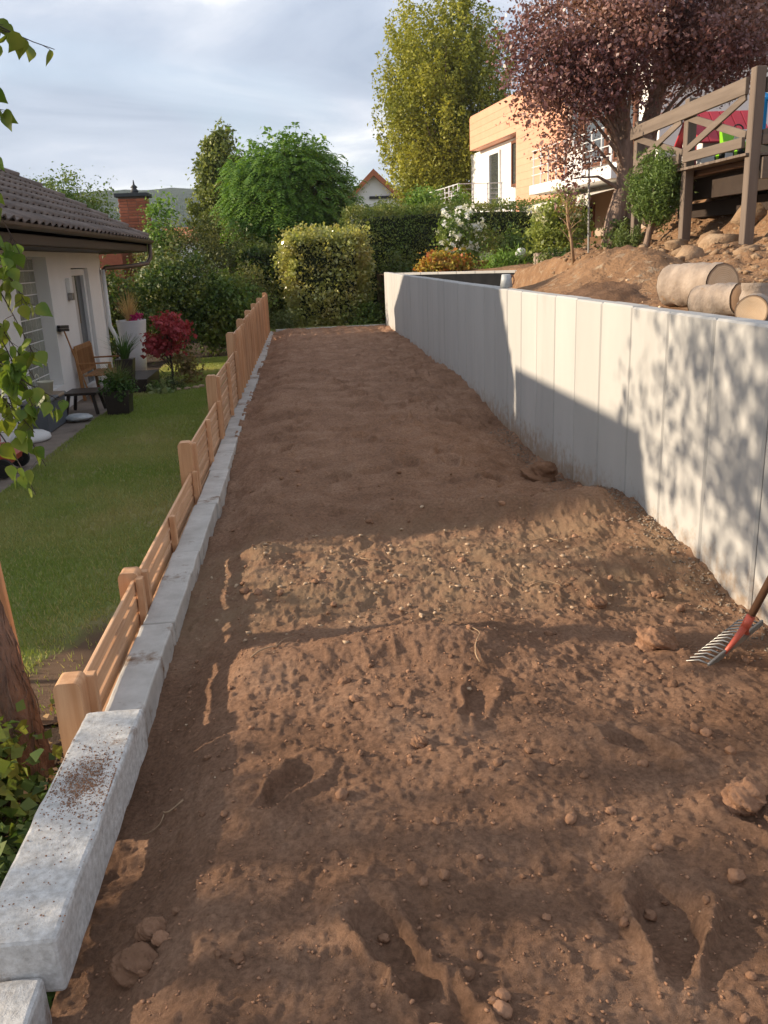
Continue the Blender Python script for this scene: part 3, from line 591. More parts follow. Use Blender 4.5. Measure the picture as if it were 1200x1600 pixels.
# dish on the roof
ds = thing('satellite_dish', 'salmon coloured satellite dish standing on the brown roof', 'satellite dish', (-6.15, 17.0, 3.5))
G().tube([(-6.15, 17.0, 3.5), (-6.15, 17.0, 4.2)], .02, 8).build('mast', 'steel', ds)
V = []; F = []
for i in range(6):
    r = .3*i/5
    for k in range(20): q = 2*math.pi*k/20; V.append((-6.15+r*math.cos(q)*.92+.1, 16.97+.25*r*r*3-r*math.cos(q)*.35, 4.12+r*math.sin(q)))
for i in range(5):
    for k in range(20): F.append([i*20+k, i*20+(k+1) % 20, (i+1)*20+(k+1) % 20, (i+1)*20+k])
put('reflector', V, F, 'salmon', ds, True)
# ================================================================== THINGS ON THE PATIO
mw_ = thing('lawn_mower', 'red lawn mower with black wheels parked on the patio path', 'lawn mower', (-3.55, 9.75, ZL))
G().prism([(-3.86, ZL+.13), (-3.30, ZL+.13), (-3.28, ZL+.20), (-3.42, ZL+.30), (-3.80, ZL+.31), (-3.87, ZL+.24)], 1, 9.45, 9.95).build('deck', 'red', mw_)
G().box(-3.74, -3.46, 9.52, 9.86, ZL+.31, ZL+.44, .04).build('motor_cover', 'red', mw_); G().prism([(-3.95, ZL+.2), (-3.875, ZL+.16), (-3.875, ZL+.36), (-4.3, ZL+.42), (-4.34, ZL+.2)], 1, 9.5, 9.9).build('grass_box', 'dark', mw_)
for wx, wy in ((-3.34, 9.42), (-3.34, 9.99), (-3.8, 9.42), (-3.8, 9.99)):
    w = G().tube([(wx, wy-.025, ZL+.105), (wx, wy+.025, ZL+.105)], .105, 20).build('wheel', 'rubber', mw_); G().tube([(wx, wy-.03, ZL+.105), (wx, wy+.03, ZL+.105)], .045, 14).build('hub', 'dark', w)
G().tube([(-3.75, 9.5, ZL+.3), (-4.25, 9.5, ZL+.85), (-4.25, 9.9, ZL+.85), (-3.75, 9.9, ZL+.3)], .013, 8).build('handle', 'dark', mw_)
pb = thing('parasol_base', 'white plastic parasol base with a short socket tube', 'parasol base', (-3.72, 11.62, ZL))
G().lathe([(.27, 0), (.28, .03), (.27, .07), (.2, .11), (.06, .135), (.045, .14)], (-3.72, 11.62, ZL), 28).build('foot', 'white', pb, True); G().tube([(-3.72, 11.62, ZL+.13), (-3.72, 11.62, ZL+.33)], .032, 14).build('socket', 'white', pb, True)
sb = thing('storage_box', 'grey garden storage box against the white house wall', 'storage box', (-3.72, 12.45, ZL))
G().box(-3.88, -3.56, 12.0, 13.0, ZL, ZL+.40, .012).build('body', 'greybox', sb); ld = G().box(-3.89, -3.54, 11.98, 13.02, ZL+.402, ZL+.45, .012).build('lid', 'greylid', sb); G().box(-3.54, -3.53, 12.4, 12.6, ZL+.405, ZL+.43, .004).build('latch', 'dark', ld)
bk = thing('bucket', 'cream plastic bucket standing on the grey storage box', 'bucket', (-3.74, 12.75, ZL+.45))
G().lathe([(.085, 0), (.11, .17), (.118, .172), (.118, .185), (.10, .182), (.078, .01), (.001, .01)], (-3.74, 12.75, ZL+.45), 22).build('pail', 'cream', bk, True)
q = np.linspace(0, math.pi, 12); G().tube(np.stack([-3.74-.105+0*q, 12.75+.112*np.cos(q), ZL+.63+.11*np.sin(q)], 1), .006, 6).build('handle', 'cream', bk, True)
tb = thing('low_table', 'dark low garden table with splayed legs beside the storage box', 'table', (-3.45, 13.75, ZL))
G().box(-3.72, -3.22, 13.45, 14.05, ZL+.30, ZL+.34, .012).build('tabletop', 'darkbrown', tb)
for sx in (-1, 1):
    for sy in (-1, 1): G().bar((-3.47+sx*.24, 13.75+sy*.28, ZL), (-3.47+sx*.18, 13.75+sy*.22, ZL+.30), .05, .05, up=(1, 0, 0), b=.006).build('leg', 'darkbrown', tb)
V, F = blobV(3, (.20, .13, .06), .25, 1.6, 3); tag(put('plastic_bag', V+np.array([-3.38, 12.95, ZL+.05]), F, 'bagplastic', smooth=True), 'crumpled pale blue plastic sack lying on the patio path', 'sack')
bn = thing('bench', 'slatted teak garden bench with armrests by the terrace door', 'bench', (-3.62, 15.55, ZL))
bx0, bx1, by0, by1 = -3.78, -3.30, 15.0, 16.1
for yy in (by0, by1):
    G().bar((bx1, yy, ZL), (bx1, yy, ZL+.60), .05, .05, up=(1, 0, 0)).build('leg', 'teak', bn); G().bar((bx0, yy, ZL), (bx0-.06, yy, ZL+.88), .05, .05, up=(0, 1, 0)).build('leg', 'teak', bn)
    G().bar((bx0-.05, yy, ZL+.62), (bx1+.03, yy, ZL+.62), .055, .025).build('armrest', 'teak', bn)
for i in range(6): G().box(bx0+.03+i*.078, bx0+.09+i*.078, by0+.03, by1-.03, ZL+.40, ZL+.42, .004).build('seat_slat', 'teak', bn)
G().bar((bx0-.058, by0, ZL+.87), (bx0-.058, by1, ZL+.87), .03, .09).build('top_rail', 'teak', bn); G().bar((bx0-.03, by0, ZL+.46), (bx0-.03, by1, ZL+.46), .03, .06).build('lower_rail', 'teak', bn)
for i in range(13): yy = by0+.08+i*(by1-by0-.16)/12; G().bar((bx0-.032, yy, ZL+.48), (bx0-.056, yy, ZL+.84), .016, .05, up=(1, 0, 0)).build('back_slat', 'teak', bn)
br = thing('broom', 'broom leaning head up against the white wall by the bench', 'broom', (-3.55, 14.62, ZL))
G().tube([(-3.58, 14.7, ZL), (-3.82, 14.45, ZL+1.22)], .013, 8).build('stick', 'teak', br); G().bar((-3.86, 14.30, ZL+1.24), (-3.80, 14.62, ZL+1.22), .05, .045).bar((-3.86, 14.31, ZL+1.29), (-3.80, 14.61, ZL+1.27), .055, .05).build('head', 'dark', br)
# planters
lfA = LEAF('plant_green', (.04, .09, .018), (.09, .16, .04)); lfGrass = LEAF('ornamental_grass', (.10, .14, .04), (.19, .20, .08)); lfStraw = LEAF('straw_plume', (.45, .30, .13), (.55, .38, .2), trans=.4); lfRed = LEAF('red_maple_leaf', (.26, .03, .04), (.40, .07, .075), trans=.4)
lfMag = LEAF('magenta_flower', (.38, .02, .12), (.5, .05, .2))
def blade_tuft(c, n, h, sp, w=.006, arch=.5):
    V = []; F = []
    for i in range(n):
        a = rng.uniform(0, 6.28); r = sp*rng.uniform(.2, 1); l = h*rng.uniform(.55, 1.1); d = np.array([math.cos(a), math.sin(a), 0]); s = np.array([-d[1], d[0], 0])*w; b = np.array(c)+d*.03*rng.uniform(0, 2)
        for k in range(4):
            u = k/3; p = b+d*r*u**1.6+np.array([0, 0, l*(u-arch*u*u*.5*r/sp)]); ww = s*(1-u*.85)
            V += [p-ww, p+ww]
        n0 = len(V)-8; F += [[n0+2*k, n0+2*k+1, n0+2*k+3, n0+2*k+2] for k in range(3)]
    return np.array(V), np.array(F)
pl = thing('planter', 'square dark planter full of arching grass at the lawn edge', 'planter', (-2.88, 13.45, ZL))
G().prism([(-3.04, ZL), (-2.72, ZL), (-2.69, ZL+.36), (-3.07, ZL+.36)], 1, 13.28, 13.62).build('pot', 'darkbrown', pl)
V, F = blade_tuft((-2.88, 13.45, ZL+.33), 260, .5, .4); put('grass_tuft', V, F, lfGrass, pl)
P, O, Cc = clumps((-2.85, 13.42, ZL+.42), (.22, .22, .18), 26, 45, .06); leaves('foliage', P, .045, lfA, pl, O)
ps = thing('planter', 'brown tapered planter of strap leaves on the dark step', 'planter', (-3.18, 15.72, ZL+.25))
G().prism([(-3.30, ZL+.25), (-3.06, ZL+.25), (-3.02, ZL+.60), (-3.34, ZL+.60)], 1, 15.6, 15.86).build('pot', 'darkbrown', ps); V, F = blade_tuft((-3.18, 15.72, ZL+.58), 110, .5, .42, .014); put('strap_leaves', V, F, lfA, ps)
st = G().box(-3.42, -2.80, 15.5, 16.9, ZL-.02, ZL+.25, .008).build('plinth', 'darkbrown'); tag(st, 'low dark brown plinth carrying the planters on the patio', 'plinth')
vs_ = thing('tall_planter', 'tall tapered white planter with dry grass plumes', 'planter', (-3.5, 18.4, ZL))
G().lathe([(.20, 0), (.235, .5), (.30, 1.10), (.305, 1.115), (.27, 1.11), (.25, 1.0), (.001, 1.0)], (-3.5, 18.4, ZL+.0), 32).build('pot', 'vase', vs_, True)
V, F = blade_tuft((-3.52, 18.4, ZL+1.0), 160, .75, .32, .008); put('dry_grass', V, F, lfStraw, vs_)
P, O, Cc = clumps((-3.38, 18.3, ZL+1.17), (.09, .09, .09), 8, 30, .04); leaves('magenta_flowers', P, .05, lfMag, vs_, O)
P, O, Cc = clumps((-2.42, 16.45, .36), (.34, .32, .40), 36, 30, .08, zsq=.4); P2, O2, C2 = clumps((-2.75, 16.5, .15), (.25, .25, .2), 14, 40, .07); P = np.concatenate([P, P2]); O = np.concatenate([O, O2]); Cc = np.concatenate([Cc, C2])
tree('maple_shrub', 'small red leaved maple growing beside the lawn', 'maple', (-2.5, 16.45, ZL), P, O, Cc, .07, lfRed, 'twig', .025, nbr=22, aspect=.38)
lfH = LEAF('hosta_leaf', (.10, .16, .04), (.30, .33, .16))
def tuft(name, label, c, r, n, size, mat, asp=.36, group=None, cat='plant', per=40, cr=None):
    c = np.asarray(c, float); P, O, Cc = clumps(c+np.array([0, 0, r[2]*.6]), r, n, per, cr or r[0]*.3); P[:, 2] = np.maximum(P[:, 2], c[2]+.01)
    t = thing(name, label, cat, c, group); leaves('foliage', P, size, mat, t, O, asp); return t
tuft('hosta', 'pale edged hosta at the lawn edge by the plinth', (-2.62, 15.45, ZL), (.22, .2, .12), 10, .12, lfH, .3, per=14)
tuft('heather', 'low dark green cushion plant below the red maple', (-2.42, 15.75, ZL), (.28, .22, .18), 30, .03, LEAF('cushion', (.05, .075, .03), (.09, .11, .05)), .25)
tuft('peony', 'reddish green perennial in front of the lit lawn', (-2.2, 16.6, ZL), (.28, .25, .4), 24, .06, LEAF('perennial', (.16, .14, .05), (.26, .17, .08)), .3, per=36)
for i, a in enumerate(np.linspace(.3, 2.6, 7)): V, F = blobV(2, (.07, .05, .04), .2, 1.5, i); tag(put('edging_rock', V+np.array([-2.25+.42*math.cos(a)*1.1-.1, 16.0-.42*math.sin(a), ZL+.02]), F, 'stone', smooth=True), 'small pale stone edging the bed of the red maple', 'stone', 'stones edging the maple bed')
# ================================================================== LEFT BACKGROUND
bc = thing('brick_chimney', 'red brick pillar with slate cap and finial behind the house', 'chimney', (-4.42, 26, -.5))
G().box(-4.83, -4.11, 25.7, 26.3, -.5, 3.42, .004).build('core', 'mortar', bc); b0 = None
for r in range(40):
    for face in range(2):
        for k in range(3):
            z = .4+r*.0765
            if z > 3.36: continue
            bw = .20; s = (r % 2)*.1
            if face == 0: x0 = -4.835+k*.243; loc = (x0+.002, 25.685, z)
            if face == 0:
                if b0 is None: o = G().box(x0, x0+.232, 25.685, 25.72, z, z+.066, .004).build('brick', 'brick', bc); b0 = (o, x0, z)
                else: o = b0[0].copy(); COL.objects.link(o); o.location = (x0-b0[1]+(.02*(r % 2)-.01), 0, z-b0[2])
G().box(-4.105, -4.09, 25.69, 26.31, .4, 3.4, .002).build('brick_side', 'brick', bc)
G().box(-4.93, -4.01, 25.6, 26.4, 3.42, 3.52, .01).build('cap', 'slate', bc); G().lathe([(.08, 0), (.11, .05), (.11, .09), (.06, .13), (.1, .17), (.03, .24), (.012, .36)], (-4.42, 26, 3.52), 14).build('finial', 'slate', bc, True)
ga = thing('low_building', 'low brick outbuilding with flat dark roof behind the house', 'building', (-6.5, 25.2, -.5)); G().box(-8.5, -4.74, 24.8, 26.2, -.5, 2.55, .01).build('wall', 'brick', ga); G().box(-8.7, -4.74, 24.6, 26.4, 2.56, 2.74, .01).build('roof', 'slate', ga)
def fhouse(name, label, x0, x1, y0, y1, z0, ze, zr, wallm, roofm, axis=1, win=(), group=None, ov=.5):
    t = thing(name, label, 'house', ((x0+x1)/2, (y0+y1)/2, z0), group); g = G(); g.box(x0, x1, y0, y1, z0, ze, .01)
    if axis == 1: xm = (x0+x1)/2; g.prism([(x0, ze), (x1, ze), (xm, zr)], 1, y0, y1)
    else: ym = (y0+y1)/2; g.prism([(y0, ze), (y1, ze), (ym, zr)], 0, x0, x1)
    g.build('wall', wallm, t)
    g = G(); th = .22
    if axis == 1:
        s = (zr-ze)/(xm-x0); a = [(x0-ov, ze-s*ov), (xm, zr), (x1+ov, ze-s*ov), (x1+ov, ze-s*ov+th*1.4), (xm, zr+th*1.6), (x0-ov, ze-s*ov+th*1.4)]; g.prism(a, 1, y0-ov, y1+ov)
    else:
        s = (zr-ze)/(ym-y0); a = [(y0-ov, ze-s*ov), (ym, zr), (y1+ov, ze-s*ov), (y1+ov, ze-s*ov+th*1.4), (ym, zr+th*1.6), (y0-ov, ze-s*ov+th*1.4)]; g.prism(a, 0, x0-ov, x1+ov)
    g.build('roof', roofm, t)
    for (wx0, wx1, wz0, wz1) in win:
        w = G().box(wx0-.08, wx1+.08, y0-.05, y0+.02, wz0-.08, wz1+.08, .01).build('window', 'white', t); G().box(wx0, wx1, y0-.06, y0-.045, wz0, wz1, .002).build('pane', 'pane', w)
    return t
far = fhouse('gabled_house', 'white gabled house with broad orange roof edge beyond the hedge', 3.05, 6.1, 52, 62, -.5, 4.6, 6.0, 'render', 'rooforange', 1, [(4.75, 5.5, 2.6, 4.1)], ov=.35)
G().box(4.3, 5.9, 51.9, 51.98, 4.75, 4.9, .01).build('awning_box', 'dark', far)
fhouse('long_house', 'long house with red roof behind the white gabled house', 6.3, 9.2, 56, 62, -.5, 4.3, 5.0, 'render', 'rooforange', 0)
fhouse('village_house', 'far village house with red roof seen past the left shrubs', -15.5, -12.0, 108, 114, -.5, 4.3, 5.6, 'render', 'rooforange', 0)
fhouse('village_house', 'cream far village house with its gable toward the lawn', -21, -17.5, 118, 126, -.5, 4.2, 6.2, 'beige', 'rooforange', 1)
# leaves of each kind
lfDark = LEAF('dark_shrub', (.03, .06, .015), (.07, .115, .026), (.12, .14, .035)); lfOlive = LEAF('olive_shrub', (.09, .10, .028), (.17, .165, .05), (.07, .085, .022)); lfMid = LEAF('mid_shrub', (.055, .11, .02), (.12, .18, .036), (.16, .19, .04))
lfBright = LEAF('bright_shrub', (.10, .19, .03), (.17, .27, .05)); lfAcacia = LEAF('pinnate_green', (.065, .145, .02), (.15, .25, .035), trans=.4, spec=.4); lfCone = LEAF('cone_tree', (.11, .14, .028), (.20, .225, .055))
lfColumn = LEAF('yellow_green', (.22, .225, .028), (.37, .35, .055), (.18, .195, .028), .35, cscale=.5); lfPlum = LEAF('plum_leaf', (.10, .040, .043), (.21, .105, .10), (.26, .145, .115), trans=.25, rough=.38, spec=.5, cscale=.8)
lfLaurel = LEAF('laurel_leaf', (.22, .25, .055), (.42, .43, .15), (.32, .28, .09), .45, .25, spec=.9); lfHedge = LEAF('hedge_leaf', (.075, .125, .024), (.14, .20, .045), (.19, .20, .055)); lfConif = LEAF('conifer_needle', (.075, .125, .03), (.15, .21, .055)); lfWhite = LEAF('white_blossom', (.72, .70, .64), (.80, .78, .72)); lfHydr = LEAF('hydrangea', (.13, .17, .03), (.24, .27, .06)); lfYR = LEAF('yellow_red_leaf', (.20, .22, .03), (.40, .30, .05), (.38, .10, .035), cscale=5); lfBirch = LEAF('birch_leaf', (.065, .12, .018), (.13, .19, .03), (.20, .21, .03), .4, .45, cscale=7)
def shrub(name, label, c, r, nc, per, cr, size, mat, base=None, cat='shrub', tr=.04, fill=.4, group=None, nbr=10, asp=.32, **kw):
    P, O, Cc = clumps(c, r, nc, per, cr, fill); b = base if base is not None else (c[0], c[1], c[2]-r[2]*.95); k = P[:, 2] > b[2]; P, O = P[k], O[k]; Cc = Cc[Cc[:, 2] > b[2]]
    return tree(name, label, cat, b, P, O, Cc, size, mat, 'twig', tr, nbr=nbr, group=group, aspect=asp, **kw)
shrub('dark_shrub', 'dark green shrub mass behind the red maple', (-3.1, 21.6, .7), (1.0, .8, 1.3), 130, 70, .18, .085, lfDark, (-3.1, 21.6, ZL))
shrub('olive_shrub', 'olive brown juniper mound below the conical tree', (-2.7, 24.2, 1.35), (1.75, 1.0, 1.45), 190, 90, .20, .075, lfOlive, (-2.7, 24.2, ZL), asp=.2)
shrub('green_shrub', 'mid green leafy shrub at the end of the lawn', (-1.85, 21.9, .35), (.95, .7, 1.0), 120, 70, .16, .085, lfMid, (-1.85, 21.9, ZL))
shrub('olive_shrub', 'low olive shrub between the fence end and the dark hedge', (-1.2, 22.6, .55), (.7, .6, .9), 80, 70, .16, .07, lfOlive, (-1.2, 22.6, ZL), asp=.2)
shrub('dark_shrub', 'dark evergreen shrub left of the white tall planter', (-4.35, 20.6, .5), (.75, .7, 1.3), 80, 70, .17, .085, lfDark, (-4.35, 20.6, ZL))
shrub('dark_shrub', 'dark shrub behind the juniper mound under the round tree', (-1.2, 25.6, 1.0), (1.3, .9, 1.4), 130, 70, .19, .085, lfDark, (-1.2, 25.6, ZL))
shrub('bright_bush', 'bright green young tree in front of the brick chimney', (-3.62, 24.6, 2.3), (.45, .45, 1.0), 60, 45, .14, .085, lfBright, (-3.65, 24.6, -.3), nbr=20)
shrub('pale_bush', 'pale variegated bush beside the downpipe corner', (-3.35, 22.4, 1.0), (.5, .5, .8), 40, 45, .13, .07, LEAF('variegated', (.20, .22, .10), (.34, .35, .2)), (-3.35, 22.4, -.4))
shrub('roof_tree', 'bushy green tree rising behind the brown roof ridge', (-7.9, 31.5, 2.9), (1.85, 1.2, 1.65), 300, 90, .24, .085, lfMid, (-7.9, 31.5, -.6), cat='tree', tr=.12)
shrub('roof_tree', 'smaller dark tree left behind the roof hip', (-10.2, 31, 3.1), (1.4, 1.1, 1.2), 200, 80, .23, .085, lfMid, (-10.2, 31, -.6), cat='tree', tr=.1)
# conical tree
def upright(c, r, n, per, sl, sr, taper=.0, lo=-1, fill=.45):
    """upright plumes spread through an ellipsoid"""
    c = np.asarray(c, float); r = np.asarray(r, float); d = unit(rng.normal(size=(n*2, 3))); d = d[d[:, 2] > lo][:n]; n = len(d); rad = rng.uniform(0, 1, n)**fill; Cc = c+d*r*rad[:, None]
    Cc[:, :2] = c[:2]+(Cc[:, :2]-c[:2])*(1-taper*np.clip((Cc[:, 2:3]-c[2])/r[2]*.5+.5, 0, 1))
    u = rng.normal(size=(n, per, 3)); w = rng.uniform(-1, 1, (n, per)); k = u*sr*(1.1-np.abs(w)**1.5)[..., None]; k[..., 2] = w*sl*rng.uniform(.6, 1.3, (n, 1))
    k[..., :2] += (Cc[:, None, :2]-c[:2])*(.12*w[..., None]); return (Cc[:, None]+k).reshape(-1, 3), unit(u.reshape(-1, 3)*.8+np.repeat(d, per, 0)*.8), Cc
P, O, Cc = upright((-2.3, 31, 3.65), (1.65, 1.3, 2.2), 330, 90, .32, .15, .62)
tree('conical_tree', 'yellowish green conical tree left of the round tree', 'tree', (-2.3, 31, -.6), P, O, Cc, .11, lfCone, 'bark', .1)
# round tree with drooping pinnate leaves
def fronds(c, r, n, ln, per, size, lo=-.75):
    c = np.asarray(c, float); r = np.asarray(r, float); d = unit(rng.normal(size=(n*3, 3))); d = d[d[:, 2] > lo][:n]; n = len(d); rad = rng.uniform(.25, 1, n)**.35*(1+.16*fbm(d[:, 0]*2.6+d[:, 2]*2, d[:, 1]*2.6, 3, 5)*1.6)*(1+.06*rng.normal(size=n)); A = c+d*r*rad[:, None]
    out = unit(d*np.array([1, 1, .35])+rng.normal(size=(n, 3))*.45+np.array([0, 0, .35])); u = np.linspace(0, 1, per)[None, :, None]; l = (ln*rng.uniform(.6, 1.3, n))[:, None, None]
    S = A[:, None]+out[:, None]*u*l-np.array([0, 0, 1])*u**2*l*.75; tan = unit(out[:, None]-np.array([0, 0, 1.5])*u); side = unit(np.cross(tan, np.array([0, 0, 1])+0*tan)); nr = unit(np.cross(side, tan))
    V = []
    for sgn in (-1, 1):
        w = size*(.5+.5*np.sin(np.pi*np.clip(u*.9+.1, 0, 1))); t = unit(side*sgn+tan*.5-nr*.25); B = S+t*w; q = tan*w*.2
        V.append(np.stack([S, S+(B-S)*.45+q, B, S+(B-S)*.45-q], -2).reshape(-1, 3))
    V = np.concatenate(V); return V, A
V, A = fronds((-.15, 27, 3.3), (1.95, 1.75, 1.75), 3000, .42, 8, .145)
rt = thing('round_tree', 'dense round bright green tree with drooping feathery leaves', 'tree', (-.15, 27, -.3)); put('crown', V, np.arange(len(V)).reshape(-1, 4), lfAcacia, rt)
g = G(); g.tube([(-.15, 27, -.4), (-.1, 27, 1), (-.2, 27.05, 2.2), (-.15, 27, 3.2)], [.16, .13, .11, .07], 10)
for a in A[::40]: g.tube([(-.16, 27, 2.2+rng.uniform(-.3, .8)), (a+np.array([-.15, 27, 3]))/2, a], [.05, .035, .01], 6, False)
g.build('trunk', 'bark', rt, True)
P, O, Cc = clumps((-.15, 27, 3.3), (1.6, 1.45, 1.5), 170, 60, .2); leaves('inner_leaves', P, .13, lfAcacia, rt, O)
# clipped laurel, hedges
def boxshell(x0, x1, y0, y1, z0, z1, n, rd=.35, und=.05, depth=.06):
    c = np.array([(x0+x1)/2, (y0+y1)/2, (z0+z1)/2]); h = np.array([x1-x0, y1-y0, z1-z0])/2; d = rng.uniform(-1, 1, (n, 3)); A = np.array([h[1]*h[2], h[0]*h[2], h[0]*h[1]]); ax = rng.choice(3, n, p=A/A.sum()); d[np.arange(n), ax] = np.sign(rng.uniform(-1, 1, n)); 
    p = d*h; m = np.abs(p)-(h-rd); q = np.maximum(m, 0); ln = np.linalg.norm(q, axis=1, keepdims=True); cor = ln > rd
    nrm = unit(np.where(q > 0, q*np.sign(p), 0)); p = np.where(cor, np.sign(p)*((h-rd)*(q > 0)+np.abs(p)*(q <= 0))+nrm*rd, p)
    w = und*fbm(p[:, 0]*1.7+p[:, 2]*1.1, p[:, 1]*1.7+p[:, 2]*2.1, 3, 6)*2+rng.normal(0, depth, n)-np.abs(rng.normal(0, depth, n)); return c+p+nrm*w[:, None], nrm
def hedge(name, label, x0, x1, y0, y1, z0, z1, n, size, mat, core, cat='hedge', rd=.35, und=.05, asp=.32, depth=.06, up=.2):
    t = thing(name, label, cat, ((x0+x1)/2, (y0+y1)/2, z0)); P, N = boxshell(x0, x1, y0, y1, z0, z1, n, rd, und, depth); P[:, 2] = np.maximum(P[:, 2], z0); leaves('foliage', P, size, mat, t, N*.35, asp, up=up)
    s = .13; V, F = ico(4); h = np.array([x1-x0, y1-y0, z1-z0])/2-s; p = np.sign(V)*np.abs(V)**.35; p /= np.abs(p).max(1, keepdims=True)**.5; put('dark_core', p*h*.93+np.array([(x0+x1)/2, (y0+y1)/2, (z0+z1)/2]), F, core, t, True)  # solid core, far darker than the leaves, fills the hedge
    g = G()
    for k in range(max(2, int((x1-x0)/.6))): xx = x0+.3+k*(x1-x0-.6)/max(1, int((x1-x0)/.6)-1); g.tube([(xx, (y0+y1)/2, z0-.1), (xx+.05, (y0+y1)/2, (z0+z1)/2)], [.03, .02], 6)
    g.build('stems', 'twig', t); return t
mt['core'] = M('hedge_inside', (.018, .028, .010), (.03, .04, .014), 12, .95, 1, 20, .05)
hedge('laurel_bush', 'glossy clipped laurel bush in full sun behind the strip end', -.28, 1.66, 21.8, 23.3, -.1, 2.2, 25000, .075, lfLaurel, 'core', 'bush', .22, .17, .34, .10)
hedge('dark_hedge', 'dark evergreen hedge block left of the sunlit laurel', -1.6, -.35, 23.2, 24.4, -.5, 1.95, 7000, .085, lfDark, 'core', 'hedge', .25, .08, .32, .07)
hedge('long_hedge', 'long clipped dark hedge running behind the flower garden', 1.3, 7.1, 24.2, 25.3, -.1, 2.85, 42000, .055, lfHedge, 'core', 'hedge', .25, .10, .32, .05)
# ================================================================== COLUMN TREE, PLUM TREE
P, O, Cc = upright((6.25, 37, 7.2), (2.9, 2.4, 4.4), 760, 110, .75, .19, .12, fill=.4)
P2, O2, C2 = upright((5.6, 37, 4.3), (1.7, 1.5, 1.4), 120, 80, .5, .2)
tree('column_tree', 'tall yellow green upright tree beside the orange house', 'tree', (6.0, 37, .4), np.concatenate([P, P2]), np.concatenate([O, O2]), np.concatenate([Cc, C2]), .105, lfColumn, 'bark', .22, nbr=40, droop=-.2)
pt = thing('plum_tree', 'purple leaved plum tree with two leaning trunks by the deck', 'tree', (5.15, 14, terr(5.1, 14)))
Ps = []; Os = []; Cs = []
for (c, r, nc, per, cr) in (((5.35, 14, 4.75), (2.05, 1.6, 1.15), 360, 85, .17), ((4.3, 13.7, 4.05), (.9, .9, .7), 110, 95, .17), ((4.3, 13.9, 3.1), (.45, .5, .8), 40, 34, .13), ((6.6, 13.9, 4.45), (1.0, 1.0, .6), 110, 85, .18), ((5.4, 14.4, 5.8), (1.8, 1.4, .9), 120, 75, .2), ((7.4, 14.5, 5.3), (1.2, 1.2, 1.0), 120, 75, .22)):
    P, O, Cc = clumps(c, r, nc, per, cr, .5); Ps.append(P); Os.append(O); Cs.append(Cc)
P = np.concatenate(Ps); O = np.concatenate(Os); Cs = np.concatenate(Cs); leaves('crown', P, .056, lfPlum, pt, O, .34, .6, .2)
z0 = terr(5.1, 14)-.1; g = G()
T1 = np.array([(5.05, 14, z0), (5.08, 14, z0+.5), (5.22, 14, 2.5), (5.2, 14, 3.2), (5.02, 14, 4.0), (4.75, 14, 4.8), (4.6, 14, 5.5)]); T2 = np.array([(5.28, 14.05, z0), (5.38, 14.1, z0+.6), (5.55, 14.1, 2.6), (5.62, 14.1, 3.4), (5.85, 14.2, 4.2), (6.0, 14.2, 5.2), (6.1, 14.2, 5.9)])
g.tube(T1, [.20, .155, .135, .12, .09, .055, .02], 12); g.tube(T2, [.22, .175, .155, .135, .10, .06, .02], 12)
for c in Cs[rng.permutation(len(Cs))[:70]]:
    T = T1 if abs(c[0]-4.9) < abs(c[0]-5.9) else T2; u = np.clip((c[2]-1.6)/4*.75, .3, .85); a = np.array([np.interp(u, np.linspace(0, 1, 7), T[:, k]) for k in range(3)]); g.tube([a, (a+c)/2+np.array([0, 0, .12]), c], [.035, .022, .006], 6, False)
g.build('trunk', 'bark', pt, True)
tuft('ivy', 'dark ivy growing round the foot of the plum trunks', (5.15, 13.85, terr(5.15, 13.85)-.02), (.26, .22, .26), 30, .045, lfDark, .4, per=40)
# ================================================================== ORANGE HOUSE (facade runs away, facing the sun)
fd = np.array([-.113, .9936]); f0 = np.array([7.28, 29.3]); fo = np.array([-.9936, -.113])     # along, reference corner, outward
oh = thing('orange_house', 'modern white house with orange cladding and balcony above the garden', 'house', (9, 28, 1.3))
def fb(u0, u1, v0, v1, z0, z1, b=.006, g=None):
    g = g or G(); c = f0+fd*(u0+u1)/2+fo*(v0+v1)/2; return g.obox((c[0], c[1], (z0+z1)/2), np.array([[fd[0], fd[1], 0], [fo[0], fo[1], 0], [0, 0, 1]]), (abs(u1-u0)/2, abs(v1-v0)/2, abs(z1-z0)/2), b)
g = fb(0, 6, -8, -.35, 1.0, 5.2); fb(-9, -.01, -8, -.05, 1.0, 6.1, g=g); g.build('wall', 'render', oh)
cl = fb(-3.9, 0, -.05, .01, 2.6, 6.4).build('cladding', 'orange', oh); n = 0
for i in range(17):
    z = 2.62+i*.222
    fb(-3.9, 0, .012, .03, z, z+.219, .0015).build('clad_board', 'orange', cl)
fs = fb(0, 4.9, -7, .01, 5.22, 6.4).build('roof_edge', 'orange', oh)
for i in range(5): fb(.0, 4.9, .012, .035, 5.23+i*.222, 5.23+i*.222+.219, .004).build('clad_board', 'orange', fs)
fb(-9.2, 4.8, -8.2, -.25, 6.405, 6.5).build('roof', 'slate', oh)
def win(u0, u1, z0, z1, v=0, fm='brownframe'):
    w = fb(u0, u0+.09, v-.02, v+.05, z0, z1); fb(u1-.09, u1, v-.02, v+.05, z0, z1, g=w); fb(u0+.09, u1-.09, v-.02, v+.05, z1-.09, z1, g=w); fb(u0+.09, u1-.09, v-.02, v+.05, z0, z0+.09, g=w); w = w.build('window', fm, oh)
    fb(u0+.09, u1-.09, v-.005, v+.005, z0+.09, z1-.09, .001).build('pane', 'pane', w); return w
win(.32, 1.3, 3.65, 5.1, -.32); win(2.5, 3.7, 2.9, 5.0, -.32, fm='white'); win(-4.9, -4.2, 4.2, 5.6); win(-6.5, -5.1, 3.6, 5.4); win(-8.0, -6.9, 3.6, 5.4); win(-5.9, -5.2, 1.25, 2.7)
